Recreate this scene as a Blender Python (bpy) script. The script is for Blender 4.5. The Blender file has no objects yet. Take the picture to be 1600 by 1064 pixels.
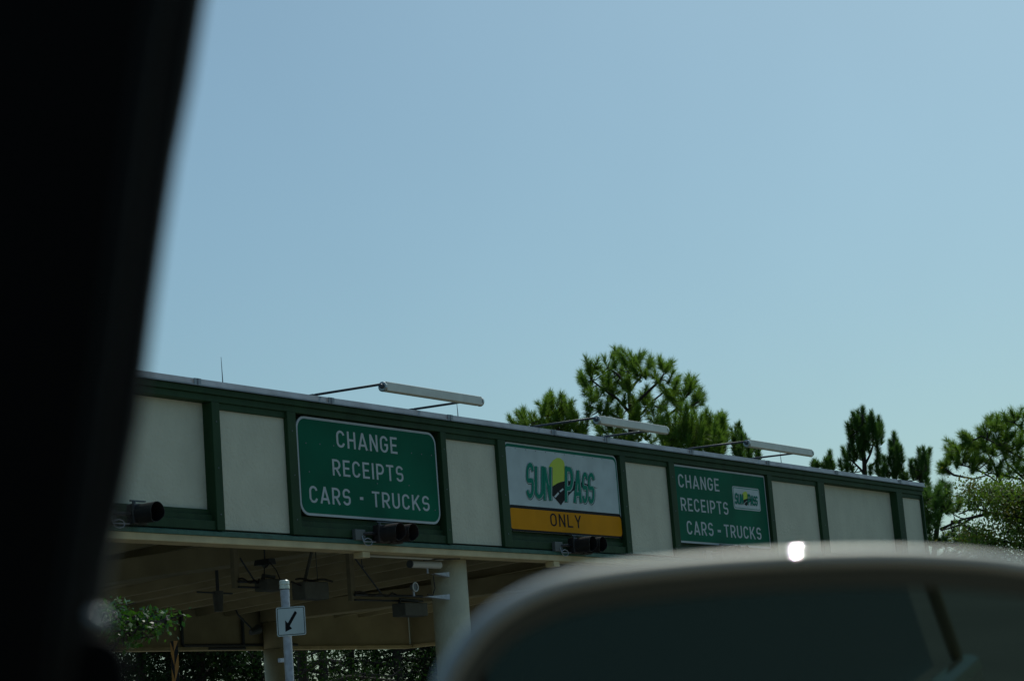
import bpy, math, random
import numpy as np
from mathutils import Vector, Matrix
random.seed(4); rng = np.random.default_rng(4)
S = bpy.context.scene

# ------------------------------------------------------------------ camera
EYE = Vector((0.0, 0.0, 1.4))
FPX = 3300.0
ROT = Matrix(((0.55973239, -0.11294156, -0.82094084),
              (-0.82514455, -0.16729089, -0.53958339),
              (-0.07639454, 0.97941715, -0.18683124)))
cam_data = bpy.data.cameras.new('camera')
cam = bpy.data.objects.new('camera', cam_data)
S.collection.objects.link(cam)
cam.matrix_world = Matrix.Translation(EYE) @ ROT.to_4x4()
cam_data.sensor_fit = 'HORIZONTAL'
cam_data.sensor_width = 24.24
cam_data.lens = 50.0
cam_data.clip_start = 0.05
cam_data.clip_end = 5000
cam_data.dof.use_dof = True
cam_data.dof.focus_distance = 40.0
cam_data.dof.aperture_fstop = 6.0
S.camera = cam

# ------------------------------------------------------------------ light
SUN_EL = math.radians(51.5)
SUN_AZ = math.radians(84)            # clockwise from +Y: behind and right of the canopy front
sun_dir = Vector((math.sin(SUN_AZ) * math.cos(SUN_EL), math.cos(SUN_AZ) * math.cos(SUN_EL), math.sin(SUN_EL)))
W = bpy.data.worlds.new('World'); S.world = W; W.use_nodes = True
wn = W.node_tree; wn.nodes.clear()
sky = wn.nodes.new('ShaderNodeTexSky'); sky.sky_type = 'NISHITA'; sky.sun_disc = False
sky.sun_elevation = SUN_EL; sky.sun_rotation = SUN_AZ
sky.air_density = 1.0; sky.dust_density = 2.0; sky.ozone_density = 1.2
mul = wn.nodes.new('ShaderNodeMix'); mul.data_type = 'RGBA'; mul.blend_type = 'MULTIPLY'
mul.inputs['Factor'].default_value = 1.0
mul.inputs['B'].default_value = (0.735, 1.0, 1.0, 1)
bgn = wn.nodes.new('ShaderNodeBackground'); bgn.inputs['Strength'].default_value = 0.10
wo = wn.nodes.new('ShaderNodeOutputWorld')
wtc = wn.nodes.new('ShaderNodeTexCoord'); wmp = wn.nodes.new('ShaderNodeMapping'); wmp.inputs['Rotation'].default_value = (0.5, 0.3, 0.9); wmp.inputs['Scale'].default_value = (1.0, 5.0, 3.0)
wnz = wn.nodes.new('ShaderNodeTexNoise'); wnz.inputs['Scale'].default_value = 2.2; wnz.inputs['Detail'].default_value = 3; wnz.inputs['Roughness'].default_value = 0.45  # faint diagonal streaks painted into the sky, standing in for windscreen haze
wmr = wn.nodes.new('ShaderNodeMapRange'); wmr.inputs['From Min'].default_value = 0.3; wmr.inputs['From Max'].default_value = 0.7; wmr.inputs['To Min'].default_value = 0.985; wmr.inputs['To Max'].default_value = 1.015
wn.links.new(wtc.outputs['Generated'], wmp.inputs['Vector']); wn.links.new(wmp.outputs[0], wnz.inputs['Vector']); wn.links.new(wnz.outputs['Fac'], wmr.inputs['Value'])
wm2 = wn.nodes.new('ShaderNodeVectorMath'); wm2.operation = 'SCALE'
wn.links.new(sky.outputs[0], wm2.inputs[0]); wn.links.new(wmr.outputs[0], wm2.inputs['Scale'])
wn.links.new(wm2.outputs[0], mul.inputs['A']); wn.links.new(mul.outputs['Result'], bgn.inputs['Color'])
wn.links.new(bgn.outputs[0], wo.inputs['Surface'])
sd = bpy.data.lights.new('sun', 'SUN'); sd.energy = 2.4; sd.angle = math.radians(0.53); sd.color = (1.0, 0.97, 0.88)
sun = bpy.data.objects.new('sun', sd); S.collection.objects.link(sun)
sun.rotation_euler = sun_dir.to_track_quat('Z', 'Y').to_euler()
S.view_settings.view_transform = 'Standard'; S.view_settings.look = 'None'
S.view_settings.exposure = -0.33; S.view_settings.gamma = 1.0
S.view_settings.use_curve_mapping = False

# ------------------------------------------------------------------ survey helpers (photo measurements -> metres)
def ray(px, py):
    return ROT @ Vector((px - 800.0, -(py - 532.0), -FPX))
def onY(px, py, Y):
    r = ray(px, py); return EYE + r * (Y / r.y)
def onX(px, py, X):
    r = ray(px, py); return EYE + r * (X / r.x)
def at(px, py, d):
    return EYE + ray(px, py) * (d / FPX)

# ------------------------------------------------------------------ materials
MATS = {}
def mat(name, col, rough=0.6, metal=0.0, noise=0.0, nscale=8.0, bump=0.0, bscale=40.0, coat=0.0, coat_rough=0.03,
        spec=0.5, col2=None, trans=0.0, detail=4.0, streak=0.0):
    if name in MATS: return MATS[name]
    m = bpy.data.materials.new(name); m.use_nodes = True
    nt = m.node_tree; b = nt.nodes['Principled BSDF']
    b.inputs['Base Color'].default_value = (*col, 1)
    b.inputs['Roughness'].default_value = rough
    b.inputs['Metallic'].default_value = metal
    b.inputs['Specular IOR Level'].default_value = spec
    b.inputs['Coat Weight'].default_value = coat
    b.inputs['Coat Roughness'].default_value = coat_rough; b.inputs['Coat IOR'].default_value = 2.1
    tc = nt.nodes.new('ShaderNodeTexCoord')
    if noise or col2:
        n = nt.nodes.new('ShaderNodeTexNoise'); n.inputs['Scale'].default_value = nscale; n.inputs['Detail'].default_value = detail
        if streak:
            mp = nt.nodes.new('ShaderNodeMapping'); mp.inputs['Scale'].default_value = (1, 1, streak)
            nt.links.new(tc.outputs['Object'], mp.inputs['Vector']); nt.links.new(mp.outputs[0], n.inputs['Vector'])
        else:
            nt.links.new(tc.outputs['Object'], n.inputs['Vector'])
        r = nt.nodes.new('ShaderNodeMapRange'); r.inputs['From Min'].default_value = 0.32; r.inputs['From Max'].default_value = 0.68
        nt.links.new(n.outputs['Fac'], r.inputs['Value'])
        mx = nt.nodes.new('ShaderNodeMix'); mx.data_type = 'RGBA'
        c2 = col2 if col2 else tuple(max(0, c * (1 - noise)) for c in col)
        mx.inputs['A'].default_value = (*col, 1); mx.inputs['B'].default_value = (*c2, 1)
        nt.links.new(r.outputs[0], mx.inputs['Factor']); nt.links.new(mx.outputs['Result'], b.inputs['Base Color'])
        if rough < 0.6:
            r2 = nt.nodes.new('ShaderNodeMapRange'); r2.inputs['To Min'].default_value = rough; r2.inputs['To Max'].default_value = min(1, rough + 0.15)
            nt.links.new(n.outputs['Fac'], r2.inputs['Value']); nt.links.new(r2.outputs[0], b.inputs['Roughness'])
    if bump:
        n2 = nt.nodes.new('ShaderNodeTexNoise'); n2.inputs['Scale'].default_value = bscale; n2.inputs['Detail'].default_value = 5
        nt.links.new(tc.outputs['Object'], n2.inputs['Vector'])
        bp = nt.nodes.new('ShaderNodeBump'); bp.inputs['Strength'].default_value = bump; bp.inputs['Distance'].default_value = 0.02
        nt.links.new(n2.outputs['Fac'], bp.inputs['Height']); nt.links.new(bp.outputs[0], b.inputs['Normal'])
    if trans:
        out = nt.nodes['Material Output']
        tr = nt.nodes.new('ShaderNodeBsdfTranslucent'); ms = nt.nodes.new('ShaderNodeMixShader'); ms.inputs[0].default_value = trans
        tr.inputs['Color'].default_value = (col[0] * 1.3, col[1] * 1.5, col[2], 1)
        nt.links.new(b.outputs[0], ms.inputs[1]); nt.links.new(tr.outputs[0], ms.inputs[2]); nt.links.new(ms.outputs[0], out.inputs['Surface'])
    MATS[name] = m
    return m

M_STUCCO = mat('stucco', (0.57, 0.57, 0.45), 0.9, noise=0.12, nscale=2.0, bump=1.0, bscale=14, streak=0.6)
M_GREEN = mat('green_paint', (0.022, 0.060, 0.024), 0.65, spec=0.2, noise=0.35, nscale=2.5, bump=0.15, bscale=30, streak=0.3)
M_SILL = mat('sill_paint', (0.03, 0.12, 0.085), 0.5, noise=0.35, nscale=9)
M_CREAM = mat('cream_concrete', (0.58, 0.50, 0.30), 0.85, noise=0.25, nscale=2.0, bump=0.3, bscale=12)
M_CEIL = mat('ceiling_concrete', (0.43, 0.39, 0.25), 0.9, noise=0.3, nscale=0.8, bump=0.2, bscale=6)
M_COL = mat('column_stucco', (0.60, 0.56, 0.40), 0.85, noise=0.15, nscale=2, bump=0.6, bscale=18)
M_METAL = mat('coping_metal', (0.30, 0.34, 0.37), 0.5, 0.6, noise=0.25, nscale=3)
M_CLIP = mat('joint_metal', (0.18, 0.19, 0.22), 0.5, 0.7)
M_GALV = mat('galvanized_steel', (0.40, 0.44, 0.50), 0.45, 0.6, noise=0.3, nscale=14)
M_STEEL = mat('dark_steel', (0.06, 0.075, 0.09), 0.5, 0.5)
M_LAMP = mat('lamp_housing', (0.55, 0.56, 0.50), 0.4, 0.2, noise=0.1, nscale=5)
M_BLACK = mat('signal_black', (0.012, 0.012, 0.014), 0.42, noise=0.3, nscale=9)
M_BROWN = mat('signal_faded', (0.030, 0.021, 0.020), 0.5, noise=0.3, nscale=9)
M_WHITE = mat('white_sheeting', (0.48, 0.57, 0.58), 0.55, spec=0.15, noise=0.15, nscale=2.2)
M_SGREEN = mat('green_sheeting', (0.0, 0.125, 0.068), 0.6, spec=0.08, noise=0.30, nscale=0.9)
M_TEXTW = mat('white_legend', (0.44, 0.50, 0.52), 0.5, spec=.2, noise=0.1, nscale=4)
M_LOGOG = mat('logo_green', (0.0, 0.19, 0.125), 0.6, spec=.1)
M_LOGOD = mat('logo_shadow', (0.04, 0.10, 0.10), 0.6, spec=.1)
M_YEL = mat('logo_yellow', (0.46, 0.58, 0.08), 0.6, spec=.1)
M_INK = mat('black_ink', (0.008, 0.009, 0.010), 0.6, spec=.1)
M_ORANGE = mat('orange_sheeting', (0.60, 0.25, 0.002), 0.6, spec=.08, noise=0.12, nscale=2)
M_DGREEN = mat('green_border', (0.0, 0.14, 0.085), 0.6, spec=.1)
M_DARKBOX = mat('grey_box', (0.11, 0.125, 0.12), 0.5, noise=0.2)
M_CABLE = mat('cable', (0.012, 0.012, 0.012), 0.6)
M_LIGHTGREY = mat('pale_plastic', (0.42, 0.43, 0.40), 0.5)
M_BARK = mat('pine_bark', (0.055, 0.04, 0.032), 0.95, noise=0.5, nscale=10, bump=0.6, bscale=14)
M_BRANCH = mat('branch_bark', (0.045, 0.036, 0.03), 0.9, noise=0.4, nscale=8)
def leafmat(name, c1, c2, rough=0.5, trans=0.25, sc=1.2, spec=0.5):
    return mat(name, c1, rough, noise=0.3, nscale=sc, col2=c2, trans=trans, spec=spec)
M_PINE = leafmat('pine_needles', (0.17, 0.26, 0.035), (0.07, 0.15, 0.025), 0.6, 0.4, 1.1)
M_PINE2 = leafmat('pine_needles_dark', (0.09, 0.17, 0.033), (0.045, 0.11, 0.025), 0.6, 0.35, 1.1)
M_LEAF = leafmat('broad_leaves', (0.13, 0.20, 0.025), (0.06, 0.13, 0.02), 0.6, 0.4, 0.9)
M_LEAFR = leafmat('turning_leaves', (0.15, 0.13, 0.025), (0.07, 0.11, 0.02), 0.5, 0.3, 0.7)
M_LEAFG = leafmat('glossy_leaves', (0.045, 0.12, 0.010), (0.025, 0.075, 0.008), 0.3, 0.3, 3.0, spec=0.4)
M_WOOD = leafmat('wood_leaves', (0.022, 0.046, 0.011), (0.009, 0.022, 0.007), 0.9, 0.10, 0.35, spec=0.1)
M_PAINT = mat('car_paint', (0.36, 0.335, 0.26), 0.5, 0.35, coat=1.0, coat_rough=0.015)
M_LIP = mat('mirror_lip', (0.07, 0.068, 0.048), 0.6)
M_TRIM = mat('black_trim', (0.005, 0.005, 0.005), 0.8, spec=0.12)
M_SEAL = mat('rubber_seal', (0.007, 0.008, 0.007), 0.8, spec=0.2)
M_TAN = mat('tan_trim', (0.25, 0.19, 0.10), 0.5)
M_GLASS = mat('mirror_glass', (0.085, 0.125, 0.12), 0.02, 1.0)
M_TINT = mat('tinted_window', (0.05, 0.085, 0.10), 0.25)
M_CHROME = mat('dull_chrome', (0.35, 0.38, 0.38), 0.35, 0.8)

# ------------------------------------------------------------------ mesh helpers
class MB:
    def __init__(s): s.v = []; s.f = []; s.mi = []
    def add(s, vs, fs, mi=0):
        o = len(s.v); s.v += [tuple(v) for v in vs]; s.f += [tuple(i + o for i in f) for f in fs]; s.mi += [mi] * len(fs)
        return s
    def box(s, x0, x1, y0, y1, z0, z1, mi=0):
        if x0 > x1: x0, x1 = x1, x0
        if y0 > y1: y0, y1 = y1, y0
        if z0 > z1: z0, z1 = z1, z0
        v = [(x, y, z) for z in (z0, z1) for y in (y0, y1) for x in (x0, x1)]
        return s.add(v, [(0, 2, 3, 1), (4, 5, 7, 6), (0, 1, 5, 4), (2, 6, 7, 3), (0, 4, 6, 2), (1, 3, 7, 5)], mi)
    def tube(s, pts, r, n=8, mi=0, cap=True):
        pts = [Vector(p) for p in pts]
        rs = r if isinstance(r, (list, tuple)) else [r] * len(pts)
        rings = []; up = None
        for i, p in enumerate(pts):
            t = (pts[min(i + 1, len(pts) - 1)] - pts[max(i - 1, 0)])
            if t.length < 1e-9: t = Vector((0, 0, 1))
            t.normalize()
            if up is None: up = t.orthogonal().normalized()
            up = (up - t * up.dot(t))
            up = up.normalized() if up.length > 1e-6 else t.orthogonal().normalized()
            w = t.cross(up)
            rings.append([p + (up * math.cos(a) + w * math.sin(a)) * rs[i] for a in [2 * math.pi * k / n for k in range(n)]])
        v = [q for ring in rings for q in ring]; f = []
        for i in range(len(pts) - 1):
            for k in range(n):
                a = i * n + k; b = i * n + (k + 1) % n
                f.append((a, b, b + n, a + n))
        if cap:
            f.append(tuple(reversed(range(n)))); f.append(tuple((len(pts) - 1) * n + k for k in range(n)))
        return s.add(v, f, mi)
    def prism_xz(s, poly, y0, y1, mi=0):
        n = len(poly)
        v = [(x, y0, z) for x, z in poly] + [(x, y1, z) for x, z in poly]
        f = [tuple(range(n)), tuple(reversed(range(n, 2 * n)))] + [((i + 1) % n, i, i + n, (i + 1) % n + n) for i in range(n)]
        return s.add(v, f, mi)
    def make(s, name, mats, parent=None, smooth=False, bevel=0.0):
        me = bpy.data.meshes.new(name); me.from_pydata(s.v, [], s.f); me.validate(); me.update()
        if not isinstance(mats, (list, tuple)): mats = [mats]
        for m in mats: me.materials.append(m)
        if len(mats) > 1 and len(me.polygons) == len(s.mi): me.polygons.foreach_set('material_index', s.mi)
        if smooth: me.polygons.foreach_set('use_smooth', [True] * len(me.polygons))
        o = bpy.data.objects.new(name, me); S.collection.objects.link(o)
        if parent is not None:
            o.parent = parent; o.matrix_parent_inverse = Matrix.Translation(-parent_loc(parent))
        if bevel:
            b = o.modifiers.new('bevel', 'BEVEL'); b.width = bevel; b.segments = 2; b.limit_method = 'ANGLE'
        return o
def parent_loc(p):
    # a part's mesh is already in world metres (its parent inverse cancels the thing's offset)
    return Vector((0, 0, 0)) if p.parent else Vector(p.location)
def thing(name, loc, label, cat, group=None):
    o = bpy.data.objects.new(name, None); S.collection.objects.link(o); o.location = loc; o.empty_display_size = 0.3
    return tag(o, label, cat, group)
def tag(o, label, cat, group=None):
    o['label'] = label; o['category'] = cat
    if group: o['group'] = group
    return o
def copy_tree(o, parent=None, delta=Vector((0, 0, 0))):
    c = o.copy(); S.collection.objects.link(c)
    if parent is not None: c.parent = parent
    for ch in list(o.children): copy_tree(ch, c)
    return c
def rrect(x0, x1, z0, z1, r, n=6):
    out = []
    for cx, cz, a0 in ((x1 - r, z0 + r, -90), (x1 - r, z1 - r, 0), (x0 + r, z1 - r, 90), (x0 + r, z0 + r, 180)):
        for k in range(n + 1):
            a = math.radians(a0 + 90 * k / n); out.append((cx + r * math.cos(a), cz + r * math.sin(a)))
    return out

# ================================================================== SETTING
b = MB(); b.add([(-2500, -2500, 0), (2500, -2500, 0), (2500, 2500, 0), (-2500, 2500, 0)], [(0, 1, 2, 3)])
o = b.make('ground', mat('grass_ground', (0.06, 0.09, 0.03), 0.95, noise=0.4, nscale=0.3)); o['kind'] = 'structure'
b = MB(); b.box(-45, 60, -140, 190, -0.3, 0.02)
o = b.make('road', mat('road_asphalt', (0.22, 0.21, 0.17), 0.9, noise=0.2, nscale=0.5, bump=0.2, bscale=20)); o['kind'] = 'structure'
M_KERB = mat('kerb_concrete', (0.36, 0.35, 0.31), 0.9, noise=0.2, nscale=1)
for xc in (19.24, 34.64, 50.04):
    b = MB(); b.box(xc - 0.9, xc + 0.9, 14, 53, 0.021, 0.17)
    o = b.make('pavement', M_KERB, bevel=0.03); o['kind'] = 'structure'

# ================================================================== TOLL CANOPY
XL, XR, YF, YB = 6.0, 57.5, 24.07, 42.9
canopy = thing('toll_canopy', (34.64, 24.6, 0.0), 'long low toll plaza canopy with green trim, cream stucco panels and flat metal roof edge', 'toll canopy')
# metal roof edge in lengths, with joint clips between them
joints = [onY(px, py, 23.93).x for px, py in ((308, 597), (517, 626), (703, 652), (865, 674), (947, 686), (1080, 705), (1200, 722), (1307, 737), (1406, 751))]
xs = [XL, 11, 16, 21] + joints + [XR + 0.12]
for i in range(len(xs) - 1):
    x0, x1 = xs[i] + 0.004, xs[i + 1] - 0.004
    b = MB()
    b.add([(x0, 23.93, 7.79), (x1, 23.93, 7.79), (x1, 23.955, 7.90), (x0, 23.955, 7.90), (x1, 24.5, 7.95), (x0, 24.5, 7.95), (x1, 24.5, 7.79), (x0, 24.5, 7.79)],
          [(0, 1, 2, 3), (3, 2, 4, 5), (0, 7, 6, 1), (5, 4, 6, 7), (0, 3, 5, 7), (1, 6, 4, 2)])
    b.box(x0, x1, 23.915, 23.93, 7.775, 7.80)        # drip lip
    b.make('coping', M_METAL, canopy)
for x in joints:
    b = MB(); b.box(x - 0.085, x + 0.085, 23.912, 23.929, 7.785, 7.895)
    b.make('coping_clip', M_METAL, canopy)
    b = MB(); b.box(x - 0.016, x + 0.016, 23.905, 23.912, 7.785, 7.895)
    b.make('coping_joint', M_CLIP, canopy)
# roof sheet
b = MB(); b.box(XL, XR, 24.5, YB, 7.55, 7.76)
b.make('roof', mat('roof_gravel', (0.3, 0.3, 0.28), 0.95, noise=0.2), canopy)
# green mouldings
b = MB(); b.box(XL, XR + 0.05, 23.96, 24.3, 7.665, 7.775); b.make('upper_moulding', M_GREEN, canopy, bevel=0.008)
b = MB(); b.box(XL, XR + 0.02, 24.00, 24.3, 7.545, 7.663); b.make('lower_moulding', M_GREEN, canopy, bevel=0.008)
# bays: (x0 of opening, x1 of opening, wide?)
posts = [(19.2, 19.42), (21.2, 21.42), (26.94 + 0.04, 27.18), (28.98, 29.22), (33.66, 33.84), (35.66, 35.94), (40.50, 40.73), (42.70, 42.96), (47.68, 47.91), (50.56, 50.95), (55.62, 56.02), (57.42, 57.50)]
wide = {1: 'stucco', 3: 'sign', 5: 'sign', 7: 'sign', 9: 'stucco'}
for i, (a, c) in enumerate(posts):
    b = MB(); b.box(a, c, 23.985, 24.3, 5.33, 7.543); b.make('post', M_GREEN, canopy, bevel=0.008)
for i in range(len(posts) - 1):
    x0, x1 = posts[i][1], posts[i + 1][0]
    if i in wide:
        # raised frame with a deep recess; lower rails
        zt = 7.54
        b = MB(); b.box(x0, x1, 24.02, 24.3, 5.335, 5.49); b.make('lower_rail', M_GREEN, canopy, bevel=0.006)
        b = MB(); b.box(x0, x1, 24.09, 24.3, 5.494, 5.60); b.make('lower_rail', M_GREEN, canopy, bevel=0.006)
        b = MB(); b.box(x0, x1, 24.14, 24.3, 5.604, 5.70); b.make('lower_rail', M_GREEN, canopy, bevel=0.006)
        if wide[i] == 'stucco':
            b = MB(); b.box(x0, x1, 24.20, 24.3, 5.704, zt); b.make('stucco_panel', M_STUCCO, canopy)
        else:
            b = MB(); b.box(x0, x1, 24.20, 24.3, 5.704, zt); b.make('backing_panel', M_GREEN, canopy)
    else:
        b = MB(); b.box(x0, x1, 24.03, 24.3, 7.43, 7.543); b.make('head_rail', M_GREEN, canopy, bevel=0.006)
        b = MB(); b.box(x0, x1, 24.075, 24.3, 5.36, 7.428); b.make('stucco_panel', M_STUCCO, canopy)
b = MB(); b.add([(XL, 23.97, 5.225), (XR, 23.97, 5.225), (XR, 23.97, 5.29), (XL, 23.97, 5.29), (XR, 24.07, 5.328), (XL, 24.07, 5.328), (XR, 24.3, 5.328), (XL, 24.3, 5.328), (XR, 24.3, 5.225), (XL, 24.3, 5.225)],
      [(0, 1, 2, 3), (3, 2, 4, 5), (5, 4, 6, 7), (7, 6, 8, 9), (9, 8, 1, 0), (0, 3, 5, 7, 9), (1, 8, 6, 4, 2)])
b.make('sill', M_SILL, canopy)
b = MB(); b.box(XL, 19.2, 24.05, 24.3, 5.33, 7.543); b.make('stucco_panel', M_STUCCO, canopy)
b = MB(); b.box(XL, XR - 0.02, 24.0, 24.42, 5.10, 5.224); b.make('front_beam', M_CREAM, canopy, bevel=0.01)
b = MB(); b.box(XL, XR - 0.02, 24.305, 24.45, 5.226, 7.54); b.make('parapet_back', M_CREAM, canopy)
for i in range(len(posts)):
    a, c = posts[i]
    for zz_ in (5.6, 6.4, 7.2):
        b = MB(); b.tube([((a + c) / 2, 23.984, zz_), ((a + c) / 2, 23.979, zz_)], .011, 6); b.make('bolt', M_CLIP, canopy)
# right end: outer wall and inner face
b = MB(); b.box(57.62, 57.76, 24.32, 43.0, 4.95, 7.70); b.make('end_wall', M_STUCCO, canopy)
b = MB(); b.box(57.50, 57.618, 24.46, 42.8, 4.93, 7.50); b.make('end_wall', M_CEIL, canopy)
b = MB(); b.box(57.46, 57.80, 24.46, 43.02, 4.82, 4.925); b.make('end_beam', M_CREAM, canopy, bevel=0.01)
# back fascia seen from inside
b = MB(); b.box(XL, 57.44, 42.80, 43.0, 4.91, 7.40); b.make('back_wall', M_CEIL, canopy)
b = MB(); b.box(XL, 57.44, 42.70, 43.02, 4.80, 4.905); b.make('back_beam', M_CREAM, canopy, bevel=0.01)
# sloping ceiling with ribs
def zc(y): return 6.02 + 0.05 * (42.8 - y)
b = MB(); b.add([(XL, 24.46, zc(24.46)), (57.49, 24.46, zc(24.46)), (57.49, 42.79, zc(42.79)), (XL, 42.79, zc(42.79)),
                 (XL, 24.46, zc(24.46) + .1), (57.49, 24.46, zc(24.46) + .1), (57.49, 42.79, zc(42.79) + .1), (XL, 42.79, zc(42.79) + .1)],
                [(0, 3, 2, 1), (4, 5, 6, 7), (0, 1, 5, 4), (1, 2, 6, 5), (2, 3, 7, 6), (3, 0, 4, 7)])
b.make('ceiling', M_CEIL, canopy)
x = 8.0; k = 0
while x < 57:
    w = 0.16
    b = MB(); d = 0.34
    b.add([(x, 24.46, zc(24.46) - .01 - d), (x + w, 24.46, zc(24.46) - .01 - d), (x + w + .06, 24.46, zc(24.46) - .004), (x - .06, 24.46, zc(24.46) - .004),
           (x, 42.79, zc(42.79) - .01 - d * .6), (x + w, 42.79, zc(42.79) - .01 - d * .6), (x + w + .06, 42.79, zc(42.79) - .004), (x - .06, 42.79, zc(42.79) - .004)],
          [(0, 1, 2, 3), (7, 6, 5, 4), (0, 4, 5, 1), (1, 5, 6, 2), (2, 6, 7, 3), (3, 7, 4, 0)])
    b.make('ceiling_rib', M_CEIL, canopy)
    k += 1; x += 1.25 if k % 2 else 2.0
# cross girders over the column lines (in depth)
for xc in (19.24, 34.64, 50.04):
    b = MB(); b.box(xc - 0.32, xc + 0.32, 24.47, 42.68, 5.62, 6.1); b.make('girder', M_CEIL, canopy, bevel=0.02)
    for yc in (24.72, 42.4):
        b = MB(); b.tube([(xc, yc, 0.16), (xc, yc, 0.5), (xc, yc, 5.09 if yc < 30 else 4.79)], [0.40, 0.365, 0.365], 40)
        b.make('column', M_COL, canopy, smooth=False)
        o = S.collection.objects[-1]
        b = MB(); b.tube([(xc, yc, 5.10 if yc < 30 else 4.80), (xc, yc, 5.61)], 0.35, 24); 
        if yc > 30: b.make('column_head', M_CEIL, canopy)
for o in bpy.data.objects:
    if o.name.startswith('column') and o.type == 'MESH':
        for p in o.data.polygons: p.use_smooth = len(p.vertices) == 4
# junction boxes and conduit under the front beam
for (pa, pb) in (((563, 857), (585, 868)), ((862, 873), (880, 882))):
    A = onY(*pa, 24.07); B = onY(*pb, 24.07)
    b = MB(); b.box(A.x, A.x + 0.22, 24.02, 24.24, 4.985, 5.097); b.make('junction_box', M_CREAM, canopy, bevel=0.01)
A = onY(563, 868, 24.2)
b = MB(); b.tube([(A.x + .03, 24.2, 4.98), (A.x + .03, 24.2, 4.88), (A.x + .08, 24.22, 4.83), (A.x + .16, 24.25, 4.85)], 0.012, 6); b.make('cable', M_CABLE, canopy)
b = MB(); b.tube([(31.3, 24.3, 5.06), (33.9, 24.3, 5.06)], 0.022, 8); b.make('conduit', M_LIGHTGREY, canopy, smooth=True)
b = MB(); b.tube([(33.3, 24.34, 5.03), (33.7, 24.25, 5.06), (34.3, 24.18, 5.07)], 0.014, 6); b.make('cable', M_CABLE, canopy)
# conduits on the inside of the back wall
for (px, py0, py1) in ((284, 946, 1008), (380, 965, 1012)):
    A = onY(px, py0, 42.68); B = onY(px, py1, 42.68)
    b = MB(); b.tube([(A.x, 42.72, A.z), (A.x, 42.72, B.z + .05), (A.x + .05, 42.72, B.z), (A.x + (5.2 if px < 300 else -1.6), 42.72, B.z)], 0.05, 8)
    b.make('conduit', M_STEEL, canopy)

# ================================================================== LETTERING
def arc(cx, cz, rx, rz, a0, a1, n=12):
    return [(cx + rx * math.cos(math.radians(a0 + (a1 - a0) * k / n)), cz + rz * math.sin(math.radians(a0 + (a1 - a0) * k / n))) for k in range(n + 1)]
def glyph(ch, w, h):
    """centre lines of highway-style capitals in a box w x 1, h = half stroke"""
    l, r, t, bt, m = h, w - h, 1 - h, h, w / 2
    rx = (r - l) / 2; rz = min(rx * 1.15, .26)
    if ch == 'C': return [arc(m, t - rz, rx, rz, 12, 180) + arc(m, bt + rz, rx, rz, 180, 348)]
    if ch == 'G': return [arc(m, t - rz, rx, rz, 12, 180) + arc(m, bt + rz, rx, rz, 180, 360) + [(r, .47), (m + .02, .47)]]
    if ch == 'O': return [arc(m, t - rz, rx, rz, 0, 180) + arc(m, bt + rz, rx, rz, 180, 360) + [(r, t - rz)]]
    if ch == 'U': return [[(l, 1), (l, bt + rz)] + arc(m, bt + rz, rx, rz, 180, 360) + [(r, 1)]]
    if ch == 'S':
        q = (t - bt) / 4
        return [arc(m, t - q, rx, q, 15, 180, 10) + arc(m - rx * .45, .5 + q * .55, rx * .55, q * .55, 180, 270, 5) + [(m + rx * .45, .5)] [0:0]
                + arc(m + rx * .45, .5 - q * .55, rx * .55, q * .55, 90, 0, 5) + arc(m, bt + q, rx, q, 0, -165, 10)]
    if ch == 'H': return [[(l, 0), (l, 1)], [(r, 0), (r, 1)], [(l, .5), (r, .5)]]
    if ch == 'A': return [[(l * .8, 0), (m, 1)], [(w - l * .8, 0), (m, 1)], [(l + rx * .33, .27), (r - rx * .33, .27)]]
    if ch == 'N': return [[(l, 0), (l, 1)], [(r, 0), (r, 1)], [(l, .97), (r, .03)]]
    if ch == 'E': return [[(l, 0), (l, 1)], [(l, t), (w, t)], [(l, .5), (w * .9, .5)], [(l, bt), (w, bt)]]
    if ch == 'I': return [[(m, 0), (m, 1)]]
    if ch == 'T': return [[(m, 0), (m, 1)], [(0, t), (w, t)]]
    if ch == 'L': return [[(l, 0), (l, 1)], [(l, bt), (w, bt)]]
    if ch == 'Y': return [[(m, 0), (m, .45), (l * .8, 1)], [(m, .45), (w - l * .8, 1)]]
    if ch == 'K': return [[(l, 0), (l, 1)], [(l, .36), (r, 1)], [(m - .04, .52), (r + .02, 0)]]
    if ch in 'PR':
        q = .27 if ch == 'P' else .25
        c = t - q
        s = [[(l, 0), (l, 1)], [(l, t), (m, t)] + arc(m, c, rx, q, 90, -90, 10) + [(l, c - q)]]
        if ch == 'R': s.append([(m - .02, c - q), (r + .01, 0)])
        return s
    if ch == '-': return [[(0, .45), (w, .45)]]
    return []
GW = {'I': .16, 'A': .66, 'E': .50, 'L': .50, 'T': .56, '-': .24, ' ': .42, 'K': .62, 'S': .56}
def ribbon(b, pts, h, fx, y, mi=0):
    P = [Vector(p) for p in pts]
    P = [p for i, p in enumerate(P) if i == 0 or (p - P[i - 1]).length > 1e-4]
    L = []; R = []
    for i, p in enumerate(P):
        a = (P[i] - P[i - 1]).normalized() if i else (P[1] - P[0]).normalized()
        c = (P[i + 1] - P[i]).normalized() if i < len(P) - 1 else a
        n1 = Vector((-a.y, a.x)); n2 = Vector((-c.y, c.x)); n = (n1 + n2)
        n = n.normalized() if n.length > 1e-3 else n1
        k = min(1.6, 1 / max(.3, n.dot(n1)))
        L.append(p + n * h * k); R.append(p - n * h * k)
    v = []; f = []
    for p in L + R:
        x, z = fx(p.x, p.y); v.append((x, y, z))
    n = len(P)
    for i in range(n - 1): f.append((i, n + i, n + i + 1, i + 1))
    b.add(v, f, mi)
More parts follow.
